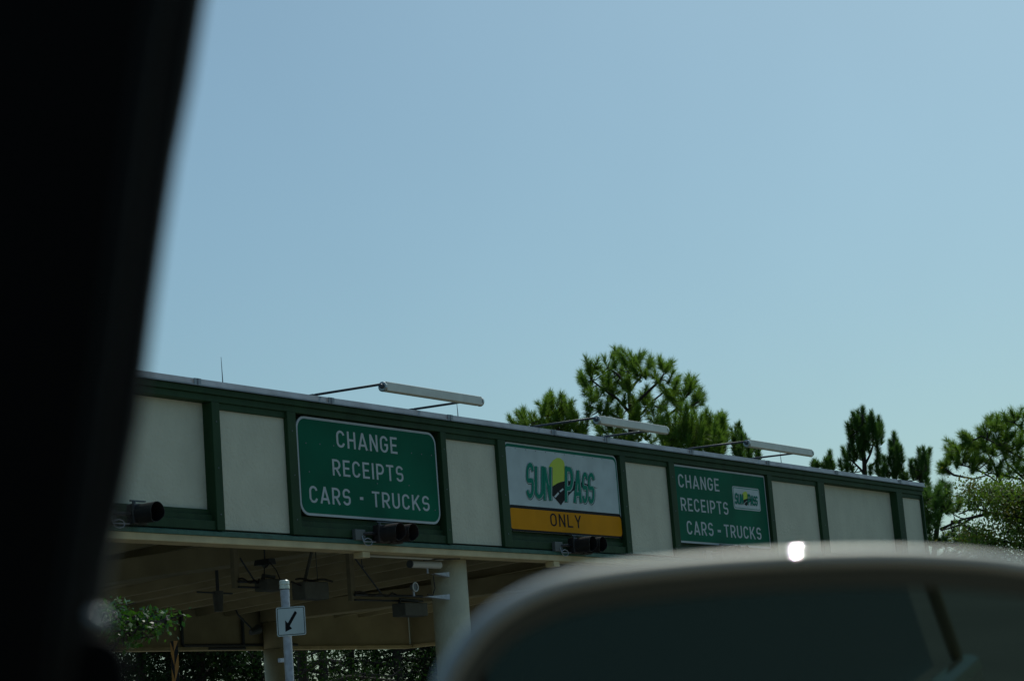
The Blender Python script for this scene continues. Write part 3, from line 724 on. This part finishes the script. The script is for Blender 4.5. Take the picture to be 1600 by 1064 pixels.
def curve_branch(b, A, B, r0, r1, sag=.12, n=5, sides=5):
    A = Vector(A); B = Vector(B); d = B - A
    pts = []
    for i in range(n + 1):
        s = i / n; p = A + d * s; p.z -= sag * d.length * math.sin(math.pi * s) * (1 - s * .3)
        p += Vector((random.uniform(-1, 1), random.uniform(-1, 1), random.uniform(-1, 1))) * d.length * .02 * (0 < i < n)
        pts.append(p)
    b.tube(pts, [r0 + (r1 - r0) * i / n for i in range(n + 1)], sides)
    return pts
GROUP_PINE = 'pines beyond the canopy'
def pine(name, label, dist, trunk_px, limbs_px, tips_px, tuftL=.75, nl=.3, w=.032, N=130, upright=.5, fill=1, m=None, spread=(25, 68), jitter=1.2, side=1, cat='pine tree', rt=.16):
    """trunk_px: polyline (bottom first); limbs: polylines; tips: tuft centres read off the photograph; every one gets its own depth"""
    k = dist / FPX
    T = [at(x, y, dist) for x, y in trunk_px]
    base = Vector((T[0].x, T[0].y, 0))
    root = thing(name, base, label, cat, GROUP_PINE)
    tb = MB(); tb.tube([base - Vector((0, 0, .2))] + T, [rt * 1.6] + [rt * (1 - .75 * i / max(1, len(T) - 1)) for i in range(len(T))], 10)
    tb.make('trunk', M_BARK, root, smooth=True)
    bb = MB(); nodes = []
    for i in range(len(T) - 1):
        for s in (0, .33, .66): nodes.append((T[i].lerp(T[i + 1], s), rt * .4))
    nodes.append((T[-1], rt * .3))
    for lp in limbs_px:
        dd = random.uniform(-1.5, 1.5)
        pts = [at(x, y, dist + dd * i / len(lp)) for i, (x, y) in enumerate(lp)]
        bb.tube(pts, [rt * .42 * (1 - .6 * i / (len(pts) - 1)) for i in range(len(pts))], 6)
        for i in range(len(pts) - 1):
            for s in (0.25, .5, .75, 1): nodes.append((pts[i].lerp(pts[i + 1], s), rt * .25))
    tufts = []
    for tp in tips_px:
        x, y = tp[0], tp[1]; L = (tp[2] * k) if len(tp) > 2 else tuftL
        for j in range(1 + int(fill + random.random())):
            jx = random.uniform(-1, 1) * 7 * (j > 0); jy = random.uniform(-.4, 1) * 9 * (j > 0)
            dep = random.uniform(-jitter, jitter) * (1 + j)
            c = at(x + jx, y + jy, dist + dep)
            near = min(nodes, key=lambda q: (q[0] - c).length + max(0, (q[0].z - c.z)) * 1.5)
            out = (c - near[0]); out.z = 0
            if out.length > 0: out.normalize()
            ax = Vector((0, 0, 1)) * upright + out * (1 - upright) * random.uniform(.5, 1.2) + Vector((random.gauss(0, .12), random.gauss(0, .12), 0))
            ax.normalize(); LL = L * random.uniform(.85, 1.15)
            bs = c - ax * LL / 2
            if j == 0 or random.random() < .5: pts = curve_branch(bb, near[0], bs, near[1] * .8, .014, .06)
            bb.tube([bs, bs + ax * LL], [.014, .008], 4)
            tufts.append((bs, ax, LL, 1.0))
            for q in range(side):
                a2 = (ax + Vector((random.gauss(0, .5), random.gauss(0, .5), random.gauss(-.1, .3)))).normalized()
                tufts.append((bs - ax * random.uniform(0, .3), a2, LL * .6, .9))
    bb.make('branches', M_BRANCH, root)
    tri_mesh('crown', needles([(tuple(a), tuple(c), l, s) for a, c, l, s in tufts], nl, w, N, spread), m or M_PINE, root)
    return root
z8 = lambda L: [(800 + u / 3.636, 530 + v / 3.636) for u, v in L]
# main pine over the canopy
pine('pine_tree', 'tall broad pine crown rising highest above the middle of the canopy roof', 100,
     z8([(700, 1700), (690, 900), (672, 600), (675, 420), (662, 290), (655, 180)]),
     [z8([(680, 385), (760, 310), (840, 235), (860, 200)]), z8([(664, 300), (705, 245), (745, 200)]), z8([(672, 420), (600, 340), (500, 270), (450, 230)]),
      z8([(690, 560), (860, 450), (930, 400), (970, 350), (1010, 300)]), z8([(930, 402), (1000, 395), (1060, 355)]), z8([(676, 500), (560, 420), (440, 380)]), z8([(676, 470), (740, 420), (800, 350), (890, 280)]),
      z8([(660, 270), (600, 200), (545, 160)])],
     z8([(430, 150), (475, 145), (535, 140), (605, 90), (650, 90), (690, 110), (735, 105), (775, 140), (610, 190), (650, 230), (410, 220), (450, 220), (700, 180), (740, 190), (850, 150), (895, 160), (820, 200), (905, 210),
         (640, 270), (600, 240), (520, 260), (480, 315), (440, 300), (930, 270), (1010, 230), (985, 280), (1060, 310), (1080, 340), (1030, 365), (860, 300), (900, 320), (760, 290), (740, 350), (560, 330), (500, 380), (430, 390),
         (600, 400), (640, 350), (690, 350), (780, 390), (720, 420), (800, 420), (850, 370), (880, 360), (950, 360), (850, 440), (690, 440), (540, 400), (620, 440), (570, 290), (530, 200), (700, 150), (560, 240), (410, 250), (590, 130), (1030, 270),
         (560, 500), (620, 520), (700, 510), (760, 540), (820, 560), (700, 560), (640, 560), (480, 500), (540, 540), (820, 480)]),
     tuftL=.60, nl=.44, w=.022, N=290, upright=.55, fill=.8, m=M_PINE, rt=.2)
pine('pine_tree', 'low rounded pine crown left of the highest pine, behind the second floodlight', 99,
     z8([(330, 1700), (300, 700), (265, 520), (240, 400)]), [z8([(270, 540), (330, 470), (370, 430)]), z8([(265, 520), (220, 470), (180, 420)])],
     z8([(45, 455), (75, 445), (112, 455), (168, 395), (200, 365), (230, 355), (265, 350), (220, 400), (280, 390), (318, 390), (350, 415), (250, 430), (310, 440), (360, 460), (380, 500), (420, 510), (200, 490), (240, 470), (300, 490), (175, 500), (330, 520), (15, 485)]),
     tuftL=.75, nl=.40, w=.022, N=320, upright=.6, fill=1, m=M_PINE)
pine('pine_tree', 'dense bushy pine right of the highest pine, behind the lamp arms', 97,
     z8([(1050, 1700), (1040, 800), (1040, 600), (1050, 480)]), [z8([(1040, 640), (960, 560), (910, 480)]), z8([(1040, 640), (1130, 560), (1190, 500)])],
     z8([(890, 455), (960, 440), (930, 500), (1000, 470), (1050, 462), (1040, 520), (1100, 470), (1125, 500), (1160, 490), (1195, 475), (1200, 520), (1190, 570), (1130, 560), (1080, 560), (1000, 560), (960, 560), (910, 560), (860, 520),
         (870, 580), (1205, 620), (1150, 610), (1080, 600), (980, 430), (1020, 600), (940, 610), (1070, 500), (1150, 540), (1180, 610), (1110, 630), (980, 520), (900, 520), (1200, 490), (1020, 500), (850, 560), (1190, 540)]),
     tuftL=1.0, nl=.42, w=.024, N=320, upright=.85, fill=.5, m=M_PINE)
pine('pine_tree', 'small pine tip poking up beneath the left end of the farthest floodlight', 98,
     z8([(1310, 1700), (1305, 800), (1300, 600)]), [],
     z8([(1262, 560), (1300, 535), (1292, 570), (1280, 610), (1330, 620), (1388, 645), (1350, 650), (1300, 640), (1320, 590), (1270, 640)]),
     tuftL=.8, nl=.32, w=.032, N=260, upright=.8, fill=1, m=M_PINE2)
z4 = lambda L: [((1260 + p[0] / 7.6, 630 + (p[1] + (p[2] if len(p) > 2 else 130) / 2) / 7.6, (p[2] if len(p) > 2 else 130) / 7.6)) for p in L]
z4l = lambda L: [(1260 + u / 7.6, 630 + v / 7.6) for u, v in L]
KW = dict(side=0, nl=.34, w=.022, N=620, upright=.96, fill=0, m=M_PINE2, spread=(30, 62), jitter=.7)
pine('pine_tree', 'tall young pine with dense upright brush-like shoots above the right half of the roof', 102,
     z4l([(720, 3000), (700, 1100), (690, 760), (680, 560), (665, 300), (668, 130)]),
     [z4l([(700, 860), (640, 780), (560, 700), (500, 640)]), z4l([(700, 720), (760, 600), (790, 500), (800, 350)]), z4l([(690, 640), (620, 540), (570, 400)]), z4l([(740, 760), (820, 700), (850, 620)]), z4l([(680, 500), (610, 400), (570, 260)])],
     z4([(570, 125, 170), (620, 105, 160), (670, 60, 220), (505, 240, 160), (540, 200), (650, 320, 180), (700, 200, 200), (750, 170, 160), (785, 125, 230), (855, 175, 200), (890, 235, 170), (885, 330, 160), (820, 250, 200), (600, 250, 180), (460, 535, 190), (510, 520, 160),
         (540, 400, 170), (860, 500, 230), (700, 420, 160), (620, 420, 170), (560, 480, 160), (410, 700, 110), (740, 480, 120), (480, 640, 150), (560, 600, 120), (760, 760, 100), (840, 640, 170), (660, 520, 140), (600, 560, 120), (790, 340, 160), (840, 380, 120), (560, 320, 150), (520, 320, 140), (690, 300, 180), (740, 280, 170), (640, 200, 180), (800, 200, 180), (860, 260, 150), (600, 180, 160), (540, 730, 110), (480, 740, 90), (720, 360, 150), (660, 600, 90)]), **KW)
pine('pine_tree', 'narrow pointed young pine just right of the tallest brush-like pine', 101,
     z4l([(1060, 3000), (1055, 1100), (1050, 600), (1042, 430)]), [z4l([(1055, 900), (980, 820), (940, 740)]), z4l([(1050, 760), (1110, 700), (1130, 600)])],
     z4([(1040, 365, 220), (1085, 440, 160), (1005, 460, 160), (1130, 530, 180), (990, 560, 170), (940, 640, 190), (1060, 540, 200), (1120, 640, 180), (1010, 680, 170), (1080, 720, 150), (920, 740, 150), (1040, 800, 110), (1110, 780, 120), (960, 780, 120), (1050, 640, 150), (1075, 500, 170), (900, 800, 90), (860, 800, 80)]), **KW)
pine('pine_tree', 'small forked young pine at the right end of the roof', 100,
     z4l([(1400, 3000), (1390, 1300), (1370, 900), (1360, 700)]), [z4l([(1370, 900), (1420, 760), (1425, 640)]), z4l([(1370, 940), (1290, 840), (1250, 740)])],
     z4([(1345, 570, 190), (1410, 545, 200), (1445, 565, 180), (1245, 680, 170), (1320, 680, 170), (1400, 680, 160), (1380, 780, 150), (1290, 780, 130), (1420, 850, 130), (1450, 900, 150), (1190, 840, 90), (1340, 840, 110), (1260, 800, 110), (1435, 720, 140), (1370, 640, 170), (1440, 1000, 150), (1420, 1080, 150), (1460, 1050, 160), (1150, 870, 60)]), **KW)
pine('pine_tree', 'tiny pine tip showing over the roof between the farthest floodlight and the tall brush-like pine', 101,
     z4l([(270, 3000), (270, 1100), (270, 700)]), [], z4([(270, 585, 130), (300, 660, 120), (245, 680, 120), (205, 730, 70), (270, 700, 100), (320, 740, 60), (110, 700, 80), (130, 720, 60), (90, 730, 50)]), **KW)
z1 = lambda L: [(1420 + u / 4.256, 620 + v / 4.256) for u, v in L]
extra = [(random.uniform(780, 1150), random.uniform(110, 560)) for _ in range(60)]
pine('pine_tree', 'large spreading pine crown at the right edge with open arching lower limbs', 92,
     z1([(1000, 2200), (980, 1200), (930, 760), (900, 500), (880, 260), (870, 120)]),
     [z1([(930, 760), (770, 680), (620, 590), (540, 530), (430, 470), (330, 450)]), z1([(620, 590), (560, 440), (500, 330)]), z1([(240, 480), (300, 520), (430, 545), (520, 520)]), z1([(900, 560), (760, 540), (650, 440), (600, 300), (560, 200)]),
      z1([(880, 300), (780, 240), (700, 170)]), z1([(766, 580), (740, 545), (620, 520), (500, 500)]), z1([(766, 420), (700, 380), (560, 300), (480, 260)]), z1([(900, 450), (1050, 350), (1130, 280)])],
     z1([(272, 310), (310, 330), (360, 275), (400, 270), (430, 290), (340, 350), (270, 360), (290, 395), (250, 440), (390, 340), (440, 350), (475, 230), (520, 180), (545, 150), (500, 260), (540, 240), (590, 200), (600, 165), (640, 130), (690, 115), (740, 112),
         (760, 150), (650, 180), (700, 170), (620, 240), (570, 290), (640, 290), (700, 250), (750, 230), (500, 320), (560, 360), (620, 360), (690, 320), (740, 320), (450, 400), (510, 420), (560, 440), (620, 430), (680, 400), (740, 400), (600, 490), (660, 480),
         (720, 460), (760, 480), (380, 420), (320, 420), (530, 470), (470, 440), (240, 460), (420, 400), (590, 300), (660, 220), (720, 280), (480, 290), (410, 320)] + extra),
     tuftL=.42, nl=.38, w=.020, N=300, upright=.5, fill=.5, m=M_PINE, spread=(25, 75))
pine('pine_tree', 'low pine just beyond the right end of the canopy, with drooping grey-green sprays', 88,
     z1([(150, 1800), (150, 1200), (190, 850), (230, 700), (245, 600)]), [z1([(210, 880), (340, 820), (480, 780)]), z1([(190, 860), (120, 780), (90, 700)]), z1([(210, 760), (280, 720), (330, 700)])],
     z1([(235, 575), (255, 620), (200, 620), (120, 660), (90, 700), (160, 680), (210, 690), (260, 690), (330, 695), (280, 720), (335, 720), (120, 760), (90, 820), (180, 760), (130, 860), (220, 740), (100, 900), (250, 940), (320, 950), (180, 960), (380, 950),
         (440, 960), (150, 720), (110, 620), (160, 820), (60, 640), (200, 640), (140, 960), (220, 960), (300, 900), (360, 930), (190, 800), (100, 800), (420, 990), (340, 1000), (500, 1000), (250, 1000), (260, 1080), (100, 990), (380, 1060), (480, 1070), (580, 1060)]),
     tuftL=.42, nl=.38, w=.020, N=300, upright=.5, fill=.5, m=M_PINE2, spread=(25, 75))

def leaves(clusters, size, N, flat=.3):
    """clusters: (centre, radius) -> leaf-shaped quads as two triangles"""
    V = []
    for c, r in clusters:
        n = int(N)
        p = rng.normal(size=(n, 3)) * np.array([r, r, r * .7]) * .5 + np.array(c)
        d = rng.normal(size=(n, 3)); d[:, 2] -= .4; d /= np.linalg.norm(d, axis=1)[:, None]
        s = np.cross(d, rng.normal(size=(n, 3)) + np.array([0, 0, 1.2])); s /= np.linalg.norm(s, axis=1)[:, None]
        L = size * rng.uniform(.6, 1.3, n)[:, None]
        a, e = p, p + d * L; m1 = p + d * L * .45 + s * L * .26; m2 = p + d * L * .45 - s * L * .26
        V.append(np.stack([a, m1, e, a, e, m2], 1).reshape(-1, 3))
    return np.concatenate(V)
def leafy(name, label, base, trunk, limbs, clusters, size, N, m, cat='tree', group=None, rt=.12, m2=None):
    root = thing(name, (base.x, base.y, 0), label, cat, group)
    tb = MB(); tb.tube([Vector((base.x, base.y, -.2))] + trunk, [rt * 1.5] + [rt * (1 - .6 * i / len(trunk)) for i in range(len(trunk))], 9); tb.make('trunk', M_BARK, root, smooth=True)
    bb = MB(); nodes = list(trunk)
    for lp in limbs:
        bb.tube(lp, [rt * .45 * (1 - .65 * i / (len(lp) - 1)) for i in range(len(lp))], 6)
        for i in range(len(lp) - 1): nodes += [lp[i].lerp(lp[i + 1], s) for s in (.3, .6, 1)]
    for c, r in clusters:
        near = min(nodes, key=lambda q: (q - Vector(c)).length)
        curve_branch(bb, near, c, .02 + rt * .1, .008, .05)
        for q in range(3):
            curve_branch(bb, c, Vector(c) + Vector((random.gauss(0, 1), random.gauss(0, 1), random.gauss(0, .6))) * r * .6, .012, .005, .02, 3, 4)
    bb.make('branches', M_BRANCH, root)
    if m2:
        h = [c for i, c in enumerate(clusters) if i % 3 == 0]; g = [c for i, c in enumerate(clusters) if i % 3]
        tri_mesh('crown', leaves(g, size, N), m, root); tri_mesh('crown', leaves(h, size, N * .7), m2, root)
    else: tri_mesh('crown', leaves(clusters, size, N), m, root)
    return root
def cl(L, d, r, dj=1.5, n=1):
    out = []
    for u, v in L:
        for k in range(n):
            out.append((tuple(at(u + random.uniform(-6, 6) * k, v + random.uniform(-6, 6) * k, d + random.uniform(-dj, dj))), r * random.uniform(.7, 1.2)))
    return out
# broadleaf tree with turning leaves at the right edge
d = 84
Lc = [(400, 590), (420, 640), (470, 620), (520, 640), (560, 610), (600, 640), (650, 620), (690, 650), (740, 690), (600, 700), (680, 720), (540, 700), (760, 760), (700, 790), (620, 680), (660, 680), (430, 880), (470, 930), (520, 900), (540, 960), (600, 1000), (690, 870), (740, 900),
      (650, 900), (700, 950), (450, 960), (500, 980), (640, 740), (560, 660), (760, 640), (720, 620), (580, 780), (400, 880), (660, 830), (740, 830), (420, 700), (390, 940), (560, 1030), (650, 1060), (740, 1010), (460, 1020)] + [(random.uniform(780, 1100), random.uniform(600, 1100)) for _ in range(40)]
tr = [at(*p, d) for p in z1([(900, 2400), (880, 1400), (860, 1050), (870, 850), (850, 720)])]
leafy('oak_tree', 'thin broadleaf tree with yellow and reddish leaves on arching branches at the right edge', tr[0], tr,
      [[at(*p, d) for p in z1(L)] for L in ([(865, 820), (700, 795), (540, 770), (460, 745), (400, 750), (330, 780)], [(540, 772), (430, 800), (340, 850), (210, 890)], [(280, 830), (340, 835), (400, 870), (450, 900)], [(860, 1010), (766, 990), (660, 965), (570, 950), (450, 900)],
                                         [(860, 760), (800, 720), (700, 640), (620, 600)], [(640, 790), (700, 850), (766, 900)], [(850, 900), (720, 880), (600, 910)])],
      cl(z1(Lc), d, .75, 1.5, 1), .135, 300, M_LEAF, 'tree', None, .16, M_LEAFR)

# trees seen below the canopy, beyond its back edge
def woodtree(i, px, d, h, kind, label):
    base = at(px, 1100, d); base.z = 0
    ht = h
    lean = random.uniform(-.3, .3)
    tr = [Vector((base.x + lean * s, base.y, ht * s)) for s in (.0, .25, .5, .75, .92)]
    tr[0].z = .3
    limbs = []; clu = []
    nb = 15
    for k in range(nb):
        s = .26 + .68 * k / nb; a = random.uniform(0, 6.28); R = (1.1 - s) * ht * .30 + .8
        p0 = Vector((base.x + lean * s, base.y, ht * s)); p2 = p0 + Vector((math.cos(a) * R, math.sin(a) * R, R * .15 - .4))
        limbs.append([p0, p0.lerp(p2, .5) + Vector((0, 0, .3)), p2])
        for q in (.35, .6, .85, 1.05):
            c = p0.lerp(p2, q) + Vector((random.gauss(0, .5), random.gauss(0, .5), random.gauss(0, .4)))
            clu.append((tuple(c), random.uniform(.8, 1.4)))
    leafy('wood_tree' if kind else 'background_pine', label, base, tr, limbs, clu, .17 if kind else .15, 190 if kind else 110, M_WOOD if kind else mat('deep_green_needles', (.03, .065, .015), .8, noise=.4, nscale=.6, trans=.15, spec=.1), 'tree', 'trees beyond the back of the canopy', .26 if kind else .22)  # background pines get a darker green than the other needles
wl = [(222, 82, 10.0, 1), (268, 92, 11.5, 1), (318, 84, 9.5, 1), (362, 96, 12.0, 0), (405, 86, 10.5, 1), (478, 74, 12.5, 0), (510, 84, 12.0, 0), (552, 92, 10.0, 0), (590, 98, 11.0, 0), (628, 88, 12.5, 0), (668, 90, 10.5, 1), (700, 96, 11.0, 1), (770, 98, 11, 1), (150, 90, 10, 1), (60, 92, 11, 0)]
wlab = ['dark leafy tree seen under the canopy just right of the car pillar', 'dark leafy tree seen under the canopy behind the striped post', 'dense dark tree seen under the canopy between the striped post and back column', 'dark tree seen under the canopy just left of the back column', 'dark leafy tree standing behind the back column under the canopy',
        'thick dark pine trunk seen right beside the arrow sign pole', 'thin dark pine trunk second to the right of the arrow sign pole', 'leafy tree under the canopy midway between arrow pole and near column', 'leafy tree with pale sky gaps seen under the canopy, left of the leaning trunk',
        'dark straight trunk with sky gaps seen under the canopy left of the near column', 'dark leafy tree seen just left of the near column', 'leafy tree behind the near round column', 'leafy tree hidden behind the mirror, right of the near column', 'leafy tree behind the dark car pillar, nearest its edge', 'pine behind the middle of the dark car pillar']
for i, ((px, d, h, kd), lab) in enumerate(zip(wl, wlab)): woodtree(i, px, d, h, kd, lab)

# small glossy tree near the left pillar, in front of the canopy
d = 17.0
base = at(150, 1100, d); base.z = 0
tr = [Vector((base.x, base.y, z)) for z in (.3, .9, 1.5, 2.0)]
pts = [(165, 955), (180, 948), (196, 962), (212, 966), (232, 968), (252, 964), (262, 970), (215, 980), (236, 980), (198, 985), (180, 972), (188, 992), (205, 994), (150, 970), (130, 960), (110, 950), (140, 990), (100, 990), (80, 970), (60, 990)]
limbs = [[tr[2], at(170, 1020, d), at(200, 985, d), at(262, 965, d)], [tr[3], at(150, 1000, d), at(180, 955, d)], [tr[2], at(100, 1020, d), at(60, 990, d)]]
clu = cl(pts, d, .13, .3, 2)
leafy('glossy_shrub', 'small tree with shiny green leaves at the lower left beside the dark pillar', base, tr, limbs, clu, .055, 34, M_LEAFG, 'tree', None, .035)

# ================================================================== CAR (the one the photograph is taken from)
car = thing('car', (0.0, 0.0, 0.02), 'foreground car with dark window pillar at left and silver door mirror at lower right', 'car')
# --- window pillar: closed tube of rounded section along its slope
rows = [(-520, 452), (-250, 380), (0, 322), (130, 301), (250, 277), (380, 257), (480, 243), (650, 221), (800, 190), (900, 164), (985, 148), (1100, 120), (1300, 80), (1600, 30)]
v = []; f = []; N = 14
for py, ex in rows:
    dd = .68
    R_ = at(ex, py, dd); Lp = at(ex - 470, py, dd - .02); mid = (R_ + Lp) / 2
    ax1 = (R_ - Lp) / 2; view = (mid - EYE).normalized() * .035
    for j in range(N):
        a = 2 * math.pi * j / N
        ca_, sa_ = math.cos(a), math.sin(a)
        ca_ = math.copysign(abs(ca_) ** .6, ca_); sa_ = math.copysign(abs(sa_) ** .6, sa_)
        v.append(mid + ax1 * ca_ + view * sa_)
for i in range(len(rows) - 1):
    for j in range(N): f.append((i * N + j, i * N + (j + 1) % N, (i + 1) * N + (j + 1) % N, (i + 1) * N + j))
f.append(tuple(range(N))); f.append(tuple((len(rows) - 1) * N + j for j in reversed(range(N))))
b = MB(); b.add(v, f); pil = b.make('window_pillar', M_TRIM, car, smooth=True)
b = MB(); b.tube([at(px, py, .59) for px, py in ((330, -350), (262, -60), (235, 60), (200, 300), (165, 560), (135, 760), (105, 950), (85, 1100))], .0028, 8); b.make('weatherstrip', M_SEAL, pil, smooth=True)
b = MB(); b.tube([at(px, py, .68) for px, py in ((205, 700), (186, 800), (170, 880), (158, 960), (150, 1000))], .0009, 8); b.make('window_trim', M_CHROME, pil, smooth=True)
b = MB(); b.tube([at(px, py, .635) for px, py in ((140, 955), (155, 966), (166, 976))], [.0015, .0024, .002], 8); b.make('bright_gap_spot', M_CHROME, pil, smooth=True)  # added pale bead imitating the bright blur through the gap by the pillar
# lower corner moulding (mirror sail)
sail = [(-100, 985), (120, 985), (165, 990), (190, 1004), (202, 1030), (205, 1064), (210, 1120), (240, 1250), (300, 1500), (-100, 1500)]
v = [at(x, y, .66) for x, y in sail] + [at(x, y, .69) for x, y in sail]; n = len(sail)
b = MB(); b.add(v, [tuple(range(n)), tuple(reversed(range(n, 2 * n)))] + [((i + 1) % n, i, i + n, (i + 1) % n + n) for i in range(n)]); b.make('corner_moulding', M_TRIM, car, bevel=.004)

# --- door mirror
nm = Vector((-.60, -.80, -.06)).normalized()
C0 = at(1180, 1150, .92)
def onplane(px, py, off=0):
    r = ray(px, py); s = (C0 + nm * off - EYE).dot(nm) / r.dot(nm); return EYE + r * s
ctrl = [(676, 1120), (686, 1058), (712, 1010), (752, 962), (808, 922), (880, 893), (975, 876), (1090, 864), (1230, 855), (1370, 851), (1480, 854), (1580, 863), (1670, 882), (1740, 930), (1785, 1030), (1800, 1140), (1780, 1280), (1710, 1390), (1560, 1450), (1250, 1470), (960, 1440), (780, 1370), (695, 1260), (672, 1180)]
# closed Catmull-Rom
def closed_spline(P, sub=6):
    out = []; n = len(P)
    for i in range(n):
        p0, p1, p2, p3 = (Vector(P[(i + k) % n]) for k in (-1, 0, 1, 2))
        for j in range(sub):
            t_ = j / sub
            out.append(.5 * ((2 * p1) + (-p0 + p2) * t_ + (2 * p0 - 5 * p1 + 4 * p2 - p3) * t_ ** 2 + (-p0 + 3 * p1 - 3 * p2 + p3) * t_ ** 3))
    return out
oc = closed_spline(ctrl)
O = [onplane(p.x, p.y) for p in oc]; n = len(O)
cen = sum(O, Vector()) / n
def offset(ins, dep):
    out = []
    for i in range(n):
        tg = (O[(i + 1) % n] - O[i - 1]).normalized(); inn = nm.cross(tg)
        if inn.dot(cen - O[i]) < 0: inn = -inn
        out.append(O[i] + inn * ins + nm * dep)
    return out
mir = bpy.data.objects.new('door_mirror', None)
prof_paint = [(.075, -.10), (.05, -.085), (.028, -.06), (.012, -.035), (.003, -.015), (.0005, -.007), (.0012, -.0035), (.0032, -.0009), (.0058, 0.0), (.0076, -.0008), (.0086, -.0024)]
prof_lip = [(.0087, -.0026), (.011, -.0042), (.0145, -.0052), (.018, -.0060), (.0185, -.0072)]
def loft(prof, capfirst=False):
    v = []; f = []
    for ins, dep in prof: v += offset(ins, dep)
    for q in range(len(prof) - 1):
        for i in range(n): f.append((q * n + i, q * n + (i + 1) % n, (q + 1) * n + (i + 1) % n, (q + 1) * n + i))
    if capfirst: f.append(tuple(range(n)))
    b = MB(); b.add(v, f); return b
shell = loft(prof_paint, True).make('door_mirror', M_PAINT, car, smooth=True)
loft(prof_lip).make('inner_lip', M_LIP, shell, smooth=True)
b = MB(); b.add(offset(.0186, -.0068), [tuple(range(n))]); b.make('mirror_glass', M_GLASS, shell)
b = MB(); A = onplane(690, 1330, -.05); b.tube([A, Vector((.50, .52, 1.02)), Vector((.45, .50, .95))], [.035, .03, .03], 12); b.make('mirror_arm', M_PAINT, car, smooth=True)
# --- rest of the body round the camera: roof, door frames, tinted rear window, flank
def bar(pts, r, name, m, nn=8): b = MB(); b.tube(pts, r, nn); return b.make(name, m, car, smooth=True)
b = MB(); b.box(-.95, .40, -3.0, .05, 1.66, 1.70); b.make('roof', M_PAINT, car, bevel=.015)
b = MB(); b.box(-.93, .38, -2.95, .03, 1.645, 1.658); b.make('headliner', M_TRIM, car)
b = MB(); b.box(.42, .50, -4.4, .62, .35, 1.05); b.make('body_side', M_PAINT, car, bevel=.03)
b = MB(); b.box(-.95, .415, -4.3, .9, .35, .42); b.make('floor_pan', M_TRIM, car)
b = MB(); b.box(-.95, .40, -.75, -.68, .43, 1.62); b.make('seat_back', M_TRIM, car, bevel=.02)
b = MB(); b.add([(.425, -3.9, 1.06), (.425, -.42, 1.06), (.405, -.42, 1.64), (.405, -2.85, 1.64)], [(0, 1, 2, 3)]); b.make('rear_window', M_TINT, car)
bar([(.44, -4.3, 1.05), (.43, -3.6, 1.38), (.41, -2.9, 1.66)], .017, 'rear_pillar', M_TAN)
bar([(.43, -.38, 1.05), (.41, -.36, 1.66)], .028, 'door_pillar', M_TRIM)
bar([(.41, .1, 1.66), (.41, -2.95, 1.67)], .02, 'roof_rail', M_TRIM)

S.render.engine = 'CYCLES'
